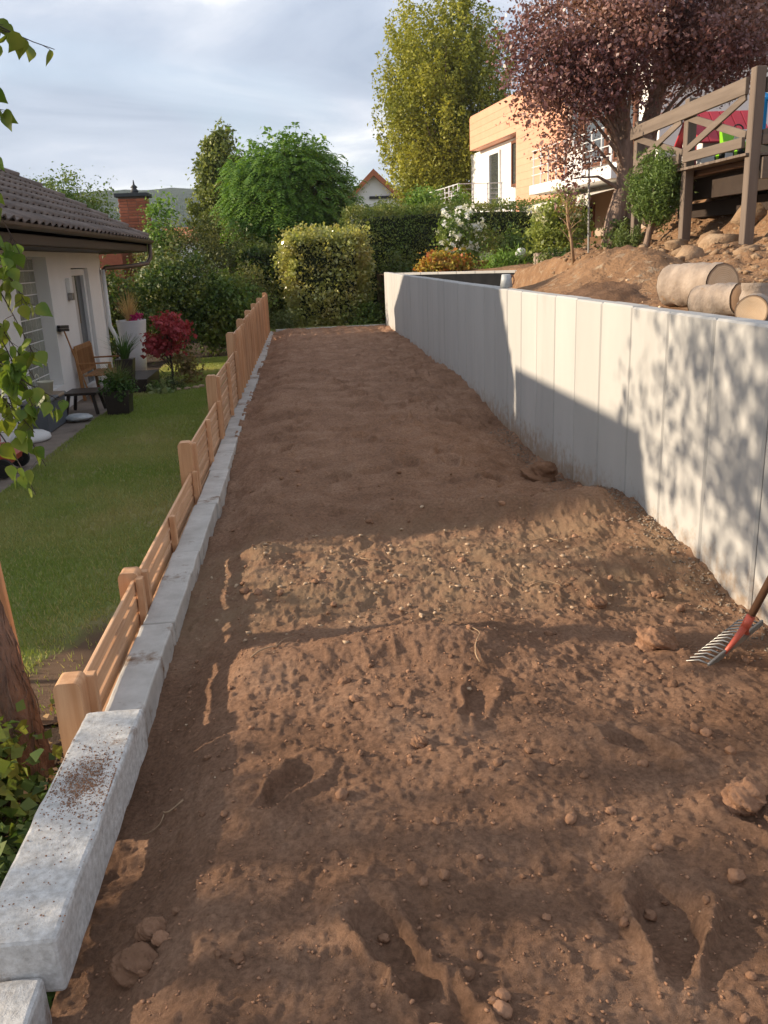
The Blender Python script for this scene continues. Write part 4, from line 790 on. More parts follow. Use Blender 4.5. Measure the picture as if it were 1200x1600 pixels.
bl = fb(1.1, 5.6, -.34, 1.7, 2.62, 2.86).build('balcony_slab', 'white', oh)
rl = []
for k in range(9): u = 1.2+k*.54; fb(u-.02, u+.02, 1.62, 1.66, 2.86, 3.82, .004).build('rail_post', 'white_metal', bl)
for k in range(4): v = .1+k*.5; fb(5.52, 5.56, v-.02, v+.02, 2.86, 3.82, .004).build('rail_post', 'white_metal', bl); fb(1.16, 1.20, v-.02, v+.02, 2.86, 3.82, .004).build('rail_post', 'white_metal', bl)
for k in range(6):
    z = 2.98+k*.16; w = .03 if k == 5 else .014; g = fb(1.2, 5.52, 1.64-w/2, 1.64+w/2, z, z+w*.9, .003); fb(5.54-w/2, 5.54+w/2, .05, 1.64, z+.001, z+w*.9-.001, .003, g); fb(1.18-w/2, 1.18+w/2, .05, 1.64, z+.001, z+w*.9-.001, .003, g); g.build('rail', 'white_metal', bl)
b2 = fb(-9, -3.95, -.04, 1.1, 3.05, 3.30).build('balcony_slab', 'white', oh)
for k in range(10): u = -8.9+k*.53; fb(u-.015, u+.015, 1.03, 1.06, 3.3, 4.2, .004).build('rail_post', 'white_metal', b2)
for k in range(4): fb(-8.95, -4.0, 1.035, 1.055, 3.55+k*.21, 3.57+k*.21, .003).build('rail', 'white_metal', b2)
lw = fb(-9.05, -3.92, -.02, -.005, 1.0, 3.0).build('lower_wall', 'beige', oh)
# awning with scalloped valance
V = []; F = []; nA = 26
for i in range(nA*4+1):
    u = -8.6+i*(4.5/(nA*4)); c = f0+fd*u; a = c+fo*.05; b = c+fo*1.45
    V += [(a[0], a[1], 3.0), (b[0], b[1], 2.72), (b[0], b[1], 2.56-.05*abs(math.sin(i/4*math.pi)))]
for i in range(nA*4): F += [[3*i, 3*i+1, 3*i+4, 3*i+3], [3*i+1, 3*i+2, 3*i+5, 3*i+4]]
put('awning', V, F, 'awning', oh)
# chair on the balcony
bh = fhouse('upper_house', 'white house with stone gable and dark eaves above the deck', 9.6, 16.5, 21, 30, 2.2, 5.3, 7.4, 'render', 'slate', 1, [(10.3, 11.1, 3.6, 4.8)], ov=.7)
for i in range(7):
    for j in range(3):
        z = 4.0+j*.55; V, F = blobV(2, (.28, .05, .24), .3, 1.4, i*5+j); put('stone', V+np.array([11.55+i*.5+.2*(j % 2), 20.97, z+.1*(i % 2)]), F, 'rock', bh, True)
fb_ = G().box(11.2, 15.2, 20.85, 20.99, 5.55, 5.75, .01).build('timber_beam', 'joist', bh)
# ================================================================== DECK
dk = thing('deck', 'raised grey timber deck with cross braced railing on tall posts', 'deck', (6.7, 11.2, 1.4))
for y_, zt in ((9.6, 3.32), (11.22, 3.28), (12.9, 3.26)):
    G().box(4.94, 5.06, y_-.06, y_+.06, terr(5, y_)-.2, zt, .008).build('post', 'deck_z', dk)
for x_, y_ in ((8.3, 9.6), (6.65, 12.9), (8.3, 12.9)): G().box(x_-.06, x_+.06, y_-.06, y_+.06, terr(x_, y_)-.2, 3.3, .008).build('post', 'deck_z', dk)
nb = 24
for k in range(nb):
    yy = 9.56+k*.1425; G().box(4.90, 8.6, yy+.003, yy+.1395, 2.44+random.uniform(0, .003), 2.47+random.uniform(0, .003), .003).build('board', 'deck_x', dk)
for (xx, za, zb, m) in ((5.28, 2.10, 2.365, 'darkbeam'), (5.11, 2.37, 2.435, 'joist'), (6.4, 2.37, 2.435, 'joist'), (7.7, 2.37, 2.435, 'joist')):
    G().box(xx, xx+.06, 9.57, 12.98, za, zb, .004).build('joist', m, dk)
G().box(5.07, 8.6, 9.50, 9.56, 2.20, 2.42, .004).build('beam', 'deck_x', dk); G().box(5.75, 8.6, 11.1, 11.2, 2.0, 2.19, .004).build('beam', 'darkbeam', dk); G().box(5.6, 5.7, 9.67, 12.84, 1.9, 2.09, .004).build('beam', 'darkbeam', dk)
RX_ = 4.915
G().bar((RX_, 9.66, 3.15), (RX_, 12.98, 3.10), .045, .17).build('top_rail', 'deck_y', dk); G().bar((RX_, 9.66, 2.585), (RX_, 11.16, 2.585), .045, .11).build('lower_rail', 'deck_y', dk); G().bar((RX_, 11.28, 2.585), (RX_, 12.84, 2.585), .045, .11).build('lower_rail', 'deck_y', dk)
for (a, b, c, d, xo) in ((9.68, 3.05, 11.15, 2.66, .0), (9.68, 2.66, 11.15, 3.05, .033), (11.3, 2.66, 12.85, 3.02, .033), (11.3, 3.04, 12.85, 2.66, .0)): G().bar((RX_+.005+xo, a, b), (RX_+.005+xo, c, d), .028, .085).build('brace', 'deck_y', dk)
G().bar((5.07, 9.55, 3.14), (8.55, 9.55, 3.14), .045, .15).build('top_rail', 'deck_x', dk); G().bar((5.07, 9.555, 2.60), (8.55, 9.555, 2.60), .045, .10).build('lower_rail', 'deck_x', dk); G().bar((5.08, 9.57, 2.66), (6.6, 9.57, 3.06), .03, .08).build('brace', 'deck_x', dk)
G().bar((5.1, 12.95, 2.62), (8.5, 12.95, 2.62), .04, .24).build('rear_rail', 'joist', dk)
# toys on the deck
ph = thing('playhouse', 'white toy playhouse with red gable roof on the deck', 'playhouse', (5.65, 11.7, 2.475))
G().box(5.25, 6.05, 11.4, 12.0, 2.475, 2.86, .01).prism([(11.4, 2.86), (12.0, 2.86), (11.7, 3.16)], 0, 5.26, 6.04).build('wall', 'white', ph)
r_ = []
for sg in (-1, 1):
    rr = G()
    for k in range(7): x0 = 5.16+k*.142; rr.bar((x0+.07, 11.7+sg*.40, 2.775), (x0+.07, 11.7, 3.185), .136, .03, up=(0, 0, 1), b=.006)
    rr.build('roof', 'redroof', ph)
G().box(5.235, 5.2485, 11.55, 11.85, 2.5, 2.8, .006).build('door', 'redroof', ph)
tr_ = thing('toy_tractor', 'lime green and white ride on toy on the deck edge', 'toy', (5.35, 10.55, 2.475))
G().box(5.2, 5.46, 10.25, 10.85, 2.60, 2.66, .02).build('chassis', 'lime', tr_); G().prism([(10.28, 2.66), (10.58, 2.66), (10.5, 2.80), (10.34, 2.80)], 0, 5.24, 5.42).build('bonnet', 'white', tr_); G().prism([(10.62, 2.66), (10.86, 2.66), (10.9, 2.86), (10.84, 2.86), (10.78, 2.72), (10.62, 2.71)], 0, 5.23, 5.43).build('seat', 'lime', tr_)
for (a, r) in ((10.32, .075), (10.78, .09)):
    for xx in (5.17, 5.46): w = G().tube([(xx, a, 2.475+r), (xx+.05, a, 2.475+r)], r, 18).build('wheel', 'rubber', tr_); G().tube([(xx-.004, a, 2.475+r), (xx+.054, a, 2.475+r)], r*.5, 12).build('hub', 'lime', w)
G().tube([(5.33, 10.55, 2.7), (5.33, 10.62, 2.84)], .012, 8).build('steering_column', 'dark', tr_); q = np.linspace(0, 6.283, 15); G().tube(np.stack([5.33+.06*np.cos(q), 10.62+.015*np.sin(q), 2.84+.05*np.sin(q)], 1), .009, 6, False).build('steering_wheel', 'dark', tr_)
tag(G().tube([(5.45, 9.72, 2.78), (5.5, 9.78, 2.78), (6.0, 10.35, 2.78)], [.07, .085, .085], 20).build('rolled_mat', 'tan', smooth=True), 'rolled up tan mat lying on the dark box at the deck corner', 'mat')
db = thing('deck_box', 'dark cushion box standing on the deck behind the corner post', 'box', (5.8, 10.1, 2.475)); G().box(5.4, 6.2, 9.9, 10.4, 2.475, 2.68, .01).build('body', 'dark', db); G().box(5.38, 6.22, 9.88, 10.42, 2.682, 2.70, .006).build('lid', 'darkbrown', db)
SX = .38
sd_ = thing('blue_slide', 'blue plastic toddler slide at the deck corner', 'slide', (6.2, 11.0, 2.475))
V = []; F = []
for i in range(12):
    u = i/11; z = 3.22-.62*u+.05*math.sin(u*6); x = 5.5+SX+.9*u
    for (dy, dz) in ((-.2, .09), (-.18, 0), (.18, 0), (.2, .09)): V.append((x, 10.9+dy, z+dz))
for i in range(11): F += [[4*i+k, 4*i+k+1, 4*i+k+5, 4*i+k+4] for k in range(3)]
put('chute', V, F, 'blue', sd_, True); G().bar((5.5+SX, 10.72, 2.475), (5.5+SX, 10.72, 3.25), .05, .05, up=(1, 0, 0)).build('support', 'blue', sd_); G().bar((5.5+SX, 11.08, 2.475), (5.5+SX, 11.08, 3.25), .05, .05, up=(1, 0, 0)).build('support', 'blue', sd_)
# ================================================================== GARDEN RIGHT
def T(x, y): return (x, y, terr(x, y))
P, O, Cc = upright((4.80, 11.65, 2.27), (.36, .42, .40), 190, 80, .16, .06, .1)
tree('conifer_shrub', 'bright green bushy conifer growing through the deck railing', 'conifer', T(4.7, 11.8), P, O, Cc, .05, lfConif, 'bark', .05, aspect=.14, droop=-.3, nbr=24)
P, O, Cc = upright((4.78, 12.6, 1.62), (.22, .2, .28), 30, 60, .1, .04, .2); tree('conifer_shrub', 'low feathery green shrub at the foot of the far deck post', 'conifer', T(4.78, 12.6), P, O, Cc, .05, LEAF('feathery', (.09, .14, .04), (.16, .20, .07)), 'bark', .02, aspect=.12, droop=-.3, nbr=8)
shrub('hibiscus', 'tall shrub covered in white blossoms beside the hedge', (3.95, 21.6, 1.85), (.60, .5, .72), 70, 50, .13, .075, lfMid, T(3.95, 21.6))
P, O, Cc = clumps((3.95, 21.4, 2.05), (.62, .45, .62), 60, 9, .035, .25); hb = [o for o in bpy.data.objects if o.name.startswith('hibiscus')][0]; leaves('blossoms', P, .075, lfWhite, hb, O, .5, 0)
shrub('yellow_shrub', 'yellow and red leaved low shrub behind the far wall corner', (3.45, 20.4, 1.30), (.62, .4, .32), 60, 45, .10, .075, lfYR, T(3.45, 20.4), asp=.4)
shrub('rose_bush', 'dark rose bush with a few white blooms against the hedge', (2.55, 22.3, 1.0), (.5, .4, .7), 55, 45, .12, .06, lfDark, (2.55, 22.3, .2)); P, O, Cc = clumps((2.55, 22.0, .95), (.45, .2, .4), 9, 8, .03); rb = [o for o in bpy.data.objects if o.name.startswith('rose_bush')][0]; leaves('blossoms', P, .07, lfWhite, rb, O, .5, 0)
shrub('leafy_shrub', 'upright green shrub in front of the hedge end', (5.35, 21.6, 1.55), (.55, .5, .5), 60, 55, .13, .065, lfMid, T(5.35, 21.6))
shrub('leafy_shrub', 'dark brown shaded bush right of the white blossom shrub', (4.75, 22.8, 1.5), (.5, .5, .55), 50, 50, .14, .065, lfOlive, T(4.75, 22.8))
shrub('hydrangea', 'pale green panicle hydrangea below the orange house', (5.75, 19.3, 2.0), (.62, .55, .72), 90, 55, .13, .07, lfHydr, T(5.75, 19.3), asp=.4); hy = [o for o in bpy.data.objects if o.name.startswith('hydrangea')][0]; P, O, Cc = clumps((5.75, 19.2, 2.3), (.62, .5, .5), 26, 26, .05, .2); leaves('blossoms', P, .05, LEAF('panicle', (.45, .46, .28), (.6, .58, .42)), hy, O, .45)
shrub('ivy_bank', 'dark green ivy bank at the foot of the hydrangea', (5.4, 17.6, 1.35), (.8, .5, .2), 60, 45, .1, .06, lfDark, T(5.4, 17.6), nbr=4)
shrub('hedge_bush', 'sunlit yellow green bush below the column tree', (4.3, 29.5, 2.9), (.75, .7, .9), 90, 55, .16, .10, lfBright, (4.3, 29.5, .4)); shrub('hedge_bush', 'pale leafy bush in front of the white gabled house', (2.9, 30, 2.5), (.95, .6, .75), 90, 55, .16, .10, LEAF('pale_bush_leaf', (.16, .21, .05), (.28, .31, .1)), (2.9, 30, .2))
shrub('hedge_bush', 'small climbing bush at the balcony railing', (5.45, 29.9, 3.0), (.3, .3, .55), 30, 40, .1, .09, lfBright, (5.45, 29.9, 1.2))
tuft('ground_cover', 'rough leafy ground cover beside the far wall corner', (1.55, 22.0, -.09), (.5, .5, .35), 60, .07, lfMid, .3, per=40)
tuft('ground_cover', 'straggly grass and leaves at the foot of the laurel', (-.45, 21.6, -.09), (.35, .3, .3), 40, .08, lfGrass, .12, per=40)
tuft('ground_cover', 'low grassy tuft round the white globe lamp', (4.75, 19.7, terr(4.75, 19.7)), (.5, .3, .14), 40, .10, lfBright, .1, per=40)
gl_ = thing('globe_lamp', 'white frosted globe garden lamp on a short stem', 'lamp', T(5.05, 19.9)); zg = terr(5.05, 19.9); G().tube([(5.05, 19.9, zg), (5.05, 19.9, zg+.12)], .03, 10).build('stem', 'dark', gl_); V, F = ico(4); put('globe', V*.13+np.array([5.05, 19.9, zg+.23]), F, 'globe', gl_, True)
def pot(label, x, y, r, h, plant, pm_):
    z = terr(x, y); t = thing('flower_pot', label, 'flower pot', (x, y, z)); G().lathe([(r*.75, 0), (r, h*.85), (r*1.08, h*.86), (r*1.08, h), (r*.9, h*.98), (r*.85, h*.85), (.001, h*.85)], (x, y, z), 20).build('pot', 'terracotta', t, True)
    if plant: P, O, Cc = clumps((x, y, z+h+.06), (r, r, .1), 14, 30, .04); leaves('plant', P, .05, pm_, t, O, .2)
pot('long terracotta pot with a grey green plant by the blossom shrub', 4.3, 20.2, .19, .17, True, LEAF('grey_green', (.16, .19, .13), (.24, .27, .2))); pot('small empty terracotta pot beside the planted one', 4.62, 20.1, .08, .13, False, None)
V, F = blobV(2, (.16, .1, .1), .12, 1.2, 9); tag(put('sandstone_block', V+np.array([4.85, 20.6, terr(4.85, 20.6)+.05]), F, 'terracotta'), 'orange sandstone block below the shaded bush', 'stone')
lg = thing('palisade_planter', 'round planter of upright split logs by the slope', 'planter', T(5.35, 18.6)); z = terr(5.35, 18.6)
for k in range(16): q = 6.283*k/16; G().tube([(5.35+.3*math.cos(q), 18.6+.3*math.sin(q), z-.05), (5.35+.3*math.cos(q), 18.6+.3*math.sin(q), z+.22+.02*random.random())], .055, 8).build('palisade', 'logbark', lg)
sp = thing('sapling', 'bare thin sapling with brownish twigs on the slope', 'sapling', T(4.42, 14)); z = terr(4.42, 14); g = G().tube([(4.42, 14, z-.05), (4.37, 14, z+.35), (4.3, 14, z+.65), (4.28, 14, z+1.0)], [.03, .024, .018, .006], 8)
for i in range(16):
    u = rng.uniform(.25, .95); b = np.array([4.42-.15*u, 14, z+u]); e = b+np.array([rng.normal(0, .14), rng.normal(0, .1), rng.uniform(.08, .3)]); g.tube([b, (b+e)/2+np.array([0, 0, .02]), e], [.009, .006, .003], 5, False)
g.build('stem', 'root', sp, True); P, O, Cc = clumps((4.3, 14, z+.85), (.2, .18, .28), 16, 14, .07); leaves('twig_leaves', P, .035, LEAF('brownish', (.22, .15, .06), (.30, .24, .10)), sp, O)
tag(G().tube([(4.66, 14, terr(4.66, 14)-.1), (4.63, 14, 2.75)], .016, 10).build('pole', 'steel'), 'slim grey metal pole standing on the slope by the sapling', 'pole')
# rocks on the slope
RK = [(4.75, 10.9, .22, 'pale square rock at the middle deck post'), (4.9, 9.95, .30, 'big angular pale rock between the front deck posts'), (4.35, 9.6, .25, 'flat tan rock behind the big sawn log'), (4.6, 10.3, .2, 'brown rock below the middle deck post'), (5.0, 10.45, .2, 'small tan rock beside the big angular rock'), (5.55, 10.4, .34, 'large earthy boulder under the deck'), (5.3, 11.7, .2, 'half buried rock under the conifer'), (4.2, 10.4, .13, 'rounded rock at the top of the soil heap'), (5.5, 9.3, .22, 'earthy rock right of the front corner post'), (4.55, 8.7, .17, 'pale rock lying in front of the corner post')]
for i, (x, y, r, lb) in enumerate(RK):
    V, F = hull(16, (r*.95, r*.75, r*.6), i+60); tag(put('rock', V+np.array([x, y, terr(x, y)+r*.08]), F, 'rock'), lb, 'rock', 'rocks on the slope below the deck')
# loose stones and chips on the slope: nobody could count them
def scatter(n, fx_, fy_, fz_, smin, smax, sub=1, amp=.3, sink=.3):
    Vs = []; Fs = []
    if sub: V0 = [blobV(sub, (1, .85, .7), amp, 1.3, k)[0] for k in range(6)]; F0 = [ico(sub)[1]]*6
    else: hh_ = [hull(12, (1, .8, .62), k+40) for k in range(6)]; V0 = [h[0] for h in hh_]; F0 = [h[1] for h in hh_]
    off = 0
    x = fx_(n); y = fy_(n); z = fz_(x, y); s = smin*(smax/smin)**(rng.uniform(0, 1, n)**2.2)
    for i in range(n): a = rng.uniform(0, 6.28); c_, s_ = math.cos(a), math.sin(a); v = V0[i % 6]@np.array([[c_, s_, 0], [-s_, c_, 0], [0, 0, 1]]); Vs.append(v*s[i]+np.array([x[i], y[i], z[i]+s[i]*(.5-sink)])); Fs.append(F0[i % 6]+off); off += len(v)
    return np.concatenate(Vs), np.concatenate(Fs)
V, F = scatter(3200, lambda n: rng.uniform(3.1, 6.4, n), lambda n: rng.uniform(5, 15, n), terr_z, .010, .075, 0); stuff(put('slope_rubble', V, F, 'rock', org=(4, 9, 1.2)), 'loose tan rubble and stones strewn over the earth slope', 'rubble')
# logs
def log(name, label, p0, p1, r, seed, cutboth=True):
    p0 = np.array(p0, float); p1 = np.array(p1, float); d = unit(p1-p0); t = thing(name, label, 'log', (p0+p1)/2-np.array([0, 0, r])); P = [p0+(p1-p0)*u for u in np.linspace(0, 1, 24)]
    g = G().tube(P, r*(1+.03*np.sin(np.arange(24)*.9+seed)), 28, False); V = np.array(g.V); cax = p0+np.outer((V-p0)@d, d); k = fbm((V[:, 0]+V[:, 2])*9+seed, (V[:, 1]-V[:, 2])*9, 4, seed, .7); k2 = fbm((V[:, 0]+V[:, 2])*3.5+seed, (V[:, 1]-V[:, 2])*3.5, 2, seed+9); V = cax+(V-cax)*(1+.09*k+.12*k2)[:, None]; g.V = [tuple(v) for v in V]; g.build('bark', 'logbark', t, True)
    for e, sg in ((0, -1), (23, 1)):
        ring = V[e*28:(e+1)*28]; cen = ring.mean(0)+d*sg*.006; rows = [cen+(ring-ring.mean(0))*q for q in (.98, .8, .6, .4, .2)]; Vc = np.concatenate(rows+[cen[None]]); Fc = [[a*28+k, a*28+(k+1) % 28, (a+1)*28+(k+1) % 28, (a+1)*28+k] for a in range(4) for k in range(28)]+[[4*28+k, 4*28+(k+1) % 28, 5*28] for k in range(28)]; co_ = put('cut_face', Vc, Fc, 'cut', t); at_ = co_.data.attributes.new('rad', 'FLOAT', 'POINT'); at_.data.foreach_set('value', np.repeat([.98, .8, .6, .4, .2, 0], [28]*5+[1]).astype(np.float32))
    return t
zt = 1.13
log('log', 'big grey barked sawn log lying behind the concrete wall', (2.63, 6.05, zt+.14), (2.79, 5.62, zt+.145), .148, 1)
log('log', 'short knobbly log piece leaning against the big log', (2.33, 4.98, zt+.09), (2.45, 4.72, zt+.11), .092, 4)
log('log', 'stubby log standing upright on its sawn end', (2.47, 4.60, zt-.02), (2.48, 4.61, zt+.20), .078, 7)
log('log', 'half round log piece with pale sawn face on the wall top', (2.33, 4.36, zt+.07), (2.44, 4.52, zt+.07), .078, 9)
log('log', 'split brown log at the right of the log pile', (2.56, 4.45, zt+.07), (2.8, 4.28, zt+.08), .085, 12)
V, F = scatter(500, lambda n: rng.normal(3.0, .5, n).clip(2.2, 4.2), lambda n: rng.normal(4.9, .6, n), lambda x, y: terr_z(x, y)+.004, .006, .028, 0); stuff(put('wood_chips', V, F, 'cut', org=(3, 5, 1.1)), 'pale sawdust and wood chips round the log pile', 'wood chips')
# paper bag on the wall
pg = thing('paint_bucket', 'small white and blue bucket standing on the concrete wall top', 'bucket', (2.07, 8.75, 1.2)); G().lathe([(.065, 0), (.054, .075), (.047, .125), (.04, .13), (.001, .125)], (2.07, 8.75, 1.203), 18).build('body', 'bagplastic', pg, True); q = np.linspace(0, math.pi, 10); G().tube(np.stack([2.07+.05+.03*np.sin(q), 8.75+.0*q, 1.203+.02+.1*(1-np.cos(q))/2], 1), .006, 6).build('handle', 'terracotta', pg, True)
# ================================================================== RAKE
rk = thing('rake', 'iron garden rake with red socket leaning against the concrete wall', 'rake', (1.68, 3.06, -.08))
b0_ = np.array([1.50, 2.92, -.045]); b1_ = np.array([1.87, 3.20, -.01]); md = (b0_+b1_)/2; hd = unit(np.array([1.985, 2.76, 1.20])-(md+np.array([0, 0, .03])))
G().bar(b0_, b1_, .012, .026, up=(0, 0, 1), b=.003).build('head_bar', 'steel', rk)
tdir = unit(np.array([-.75, .62, -.05])); 
for k in range(14): a = b0_+(b1_-b0_)*(k+.5)/14; G().tube([a, a+tdir*.045+np.array([0, 0, .012]), a+tdir*.09+np.array([0, 0, -.0]), a+tdir*.115+np.array([0, 0, -.03])], [.0042, .004, .0036, .002], 6).build('tine', 'steel', rk, True)
G().tube([b0_+(b1_-b0_)*.28, b0_+(b1_-b0_)*.38+hd*.03, md+hd*.09], [.008, .011, .016], 8).tube([b0_+(b1_-b0_)*.72, b0_+(b1_-b0_)*.62+hd*.03, md+hd*.09], [.008, .011, .016], 8).tube([md+hd*.07, md+hd*.14], [.0185, .018], 12).build('socket', 'red', rk, True)
G().tube([md+hd*.15, md+hd*.6, md+hd*1.33], [.0155, .0165, .0155], 12).build('handle', 'handle', rk, True)
# ================================================================== BIRCH, NEAR PLANTS
bi = thing('birch_tree', 'leaning old birch trunk with loose bark and hanging leafy twigs', 'tree', (-1.42, 3.55, ZL))
Tb = np.array([(-1.40, 3.52, ZL-.15), (-1.41, 3.54, -.45), (-1.43, 3.57, -.2), (-1.49, 3.62, .1), (-1.56, 3.68, .4), (-1.66, 3.75, .9), (-1.8, 3.8, 1.6), (-1.95, 3.8, 2.6), (-2.05, 3.7, 3.8)])
Tb = np.array([[np.interp(u, np.arange(9), Tb[:, k]) for k in range(3)] for u in np.linspace(0, 8, 60)]); Rb = np.interp(np.linspace(0, 8, 60), np.arange(9), [.16, .115, .095, .088, .085, .08, .07, .05, .02])
g = G().tube(Tb, Rb, 40, False); V = np.array(g.V); cax = np.repeat(Tb, 40, 0); k = fbm(V[:, 0]*18+V[:, 2]*2, V[:, 1]*18+V[:, 2]*3, 4, 5); k2 = np.abs(fbm(V[:, 0]*40, V[:, 1]*40+V[:, 2]*6, 3, 8)); V = cax+(V-cax)*(1+.22*k+.12*k2)[:, None]; g.V = [tuple(v) for v in V]
P, O, Cc = clumps((-2.6, 3.9, 2.55), (1.0, 2.0, 1.25), 190, 30, .15, .55)
kk = (P[:, 0] < -.375*P[:, 1]-.12)&(P[:, 2] > .5); P, O = P[kk], O[kk]
for c in Cc[rng.permutation(len(Cc))[:60]]:
    if c[0] > -.375*c[1]-.15: continue
    a = Tb[int(np.clip(30+c[2]*6, 28, 56))]; g.tube([a, (a+c)/2+np.array([0, 0, .15]), c], [.02, .012, .004], 6, False)
g.build('trunk', 'birchbark', bi, True); leaves('crown', P, .065, lfBirch, bi, O, .36, .8)
# ivy stems and loose bark strips on the trunk
g = G()
for i in range(60):
    j = rng.integers(2, 30); a = rng.uniform(-2.6, .9); u = np.linspace(0, 1, 6); jj = np.clip(j+u*rng.uniform(4, 14), 0, 58); idx = jj.astype(int); cen = Tb[idx]; rr = Rb[idx]*1.13; ang = a+u*rng.normal(0, .7); pts = cen+np.stack([np.cos(ang)*rr, np.sin(ang)*rr, u*.02], 1)+rng.normal(0, .008, (6, 3)); g.tube(pts, [.0028, .003, .003, .0025, .002, .001], 5, False)
g.build('bark_strips', 'birchbark', bi, True)
# hanging twigs near the lens: each leaf a toothed oval
def bleaf(p, t, n, l):
    s = np.cross(n, t); pr = [(0, 0), (.12, .30), (.28, .40), (.42, .37), (.6, .27), (.8, .12), (1, 0)]; V = [p+t*l*a+s*l*b+n*l*(.18*b-.10*a*a) for a, b in pr]+[p+t*l*a-s*l*b+n*l*(.18*b-.10*a*a) for a, b in pr[1:-1]]+[p+t*l*a-n*l*.10*a*a for a, b in pr[1:-1]]
    F = []
    L_ = [0, 1, 2, 3, 4, 5, 6]; R_ = [0, 7, 8, 9, 10, 11, 6]; C_ = [0, 12, 13, 14, 15, 16, 6]
    for i in range(6):
        for A_, sg in ((L_, 1), (R_, -1)):
            f = [C_[i], A_[i], A_[i+1], C_[i+1]]; f = list(dict.fromkeys(f)); F.append(f if sg > 0 else f[::-1])
    return V, F
TW = [((-1.12, 3.0, 2.5), (-.95, 3.0, 2.28), (-.70, 3.0, 2.2), 16), ((-1.1, 3.02, 2.45), (-.97, 3.0, 2.16), (-.87, 3.0, 2.0), 16), ((-1.15, 3.0, 2.4), (-.98, 3.0, 2.0), (-.93, 3.0, 1.9), 10), ((-1.1, 3.0, 2.0), (-.97, 3.0, 1.85), (-.90, 3.02, 1.60), 14), ((-1.12, 3.0, 1.9), (-.98, 3.0, 1.65), (-.89, 3.0, 1.42), 20), ((-1.08, 3.0, 1.75), (-.97, 2.98, 1.5), (-.90, 3.0, 1.28), 20), ((-1.1, 3.0, 1.6), (-.99, 3.0, 1.35), (-.93, 3.0, 1.1), 14), ((-1.08, 2.98, 1.32), (-.97, 3.0, 1.2), (-.83, 3.0, 1.12), 16), ((-1.06, 3.0, 1.2), (-.98, 3.0, 1.05), (-.92, 3.0, .90), 12), ((-1.12, 3.02, 1.12), (-1.02, 3.0, .98), (-.97, 3.0, .80), 9), ((-1.1, 2.98, 1.25), (-1.0, 3.0, 1.12), (-.94, 3.0, 1.02), 9), ((-1.14, 3.0, 1.5), (-1.02, 3.0, 1.3), (-.98, 3.0, 1.0), 12), ((-1.12, 3.0, 1.95), (-1.0, 3.0, 1.75), (-.93, 3.0, 1.5), 18), ((-1.1, 3.03, 1.55), (-1.0, 3.0, 1.4), (-.91, 3.0, 1.2), 16), ((-1.12, 2.97, 1.4), (-.99, 3.0, 1.25), (-.88, 3.0, 1.08), 14), ((-1.2, 3.0, 2.5), (-1.0, 3.0, 2.3), (-.80, 3.0, 2.24), 14)]
g = G(); gl2 = G()
for a, b, c, nL in TW:
    a, b, c = map(np.array, (a, b, c)); Q = [(1-u)**2*a+2*u*(1-u)*b+u*u*c for u in np.linspace(0, 1, 9)]; gl2.tube(Q, np.linspace(.0035, .0012, 9), 5, False); root = Tb[40]; gl2.tube([root, (root+a)/2+np.array([0, 0, .3]), a], [.012, .007, .0035], 5, False)
    for k in range(nL):
        u = rng.uniform(.15, 1.0); p = (1-u)**2*a+2*u*(1-u)*b+u*u*c; st_ = p+np.array([rng.normal(0, .022), rng.normal(0, .035), -.012+rng.normal(0, .01)]); t = unit(np.array([rng.normal(0, .45), rng.normal(0, .45), -1.0])); nn = unit(np.cross(t, rng.normal(size=3))+np.array([0, -.5, 0])); nn = unit(nn-t*(t@nn)); gl2.tube([p, st_], [.001, .0008], 4, False); V, F = bleaf(st_, t, nn, .062*rng.uniform(.7, 1.15)); g.add(V, F)
put('hanging_leaves', g.V, g.F, lfBirch, bi, True); gl2.build('hanging_twigs', 'twig', bi)
# unseen bushes put in to dapple the soil and fray the annexe's shadow
shrub('dapple_bush', 'tall unseen leafy bush shaped to dapple the near soil', (-5.2, 2.62, 1.9), (.8, 1.5, .8), 46, 30, .13, .08, lfMid, (-5.2, 2.62, ZL), tr=.05, fill=.6)
shrub('dapple_bush', 'loose unseen shrub added to break up the annexe shadow edge', (-2.9, 4.55, .75), (.45, .75, .6), 18, 14, .13, .07, lfMid, (-2.9, 4.55, ZL), tr=.03, fill=.6)
# broad leaved plants, litter below the birch
lfBroad = LEAF('broad_leaf', (.05, .085, .03), (.12, .15, .045), (.17, .15, .05), .3, .4, cscale=5)
def rosette(label, c, n, l, w):
    V = []; F = []
    for i in range(n):
        a = 6.28*i/n+rng.uniform(-.4, .4); d = np.array([math.cos(a), math.sin(a), 0]); s = np.array([-d[1], d[0], 0]); ll = l*rng.uniform(.6, 1.15); el = rng.uniform(.35, 1.1); n0 = len(V)
        for k in range(7):
            u = k/6; p = np.array(c)+d*ll*(math.cos(el)*u+.15*u*u)+np.array([0, 0, ll*(math.sin(el)*u-.55*u*u)]); ww = w*math.sin(math.pi*min(1, u*.9+.07))**.8*ll/l; V += [p-s*ww+np.array([0, 0, ww*.35]), p, p+s*ww+np.array([0, 0, ww*.35])]
        for k in range(6): F += [[n0+3*k, n0+3*k+1, n0+3*k+4, n0+3*k+3], [n0+3*k+1, n0+3*k+2, n0+3*k+5, n0+3*k+4]]
    t = thing('broadleaf_plant', label, 'plant', c); put('leaf_rosette', V, np.array(F), lfBroad, t, True)
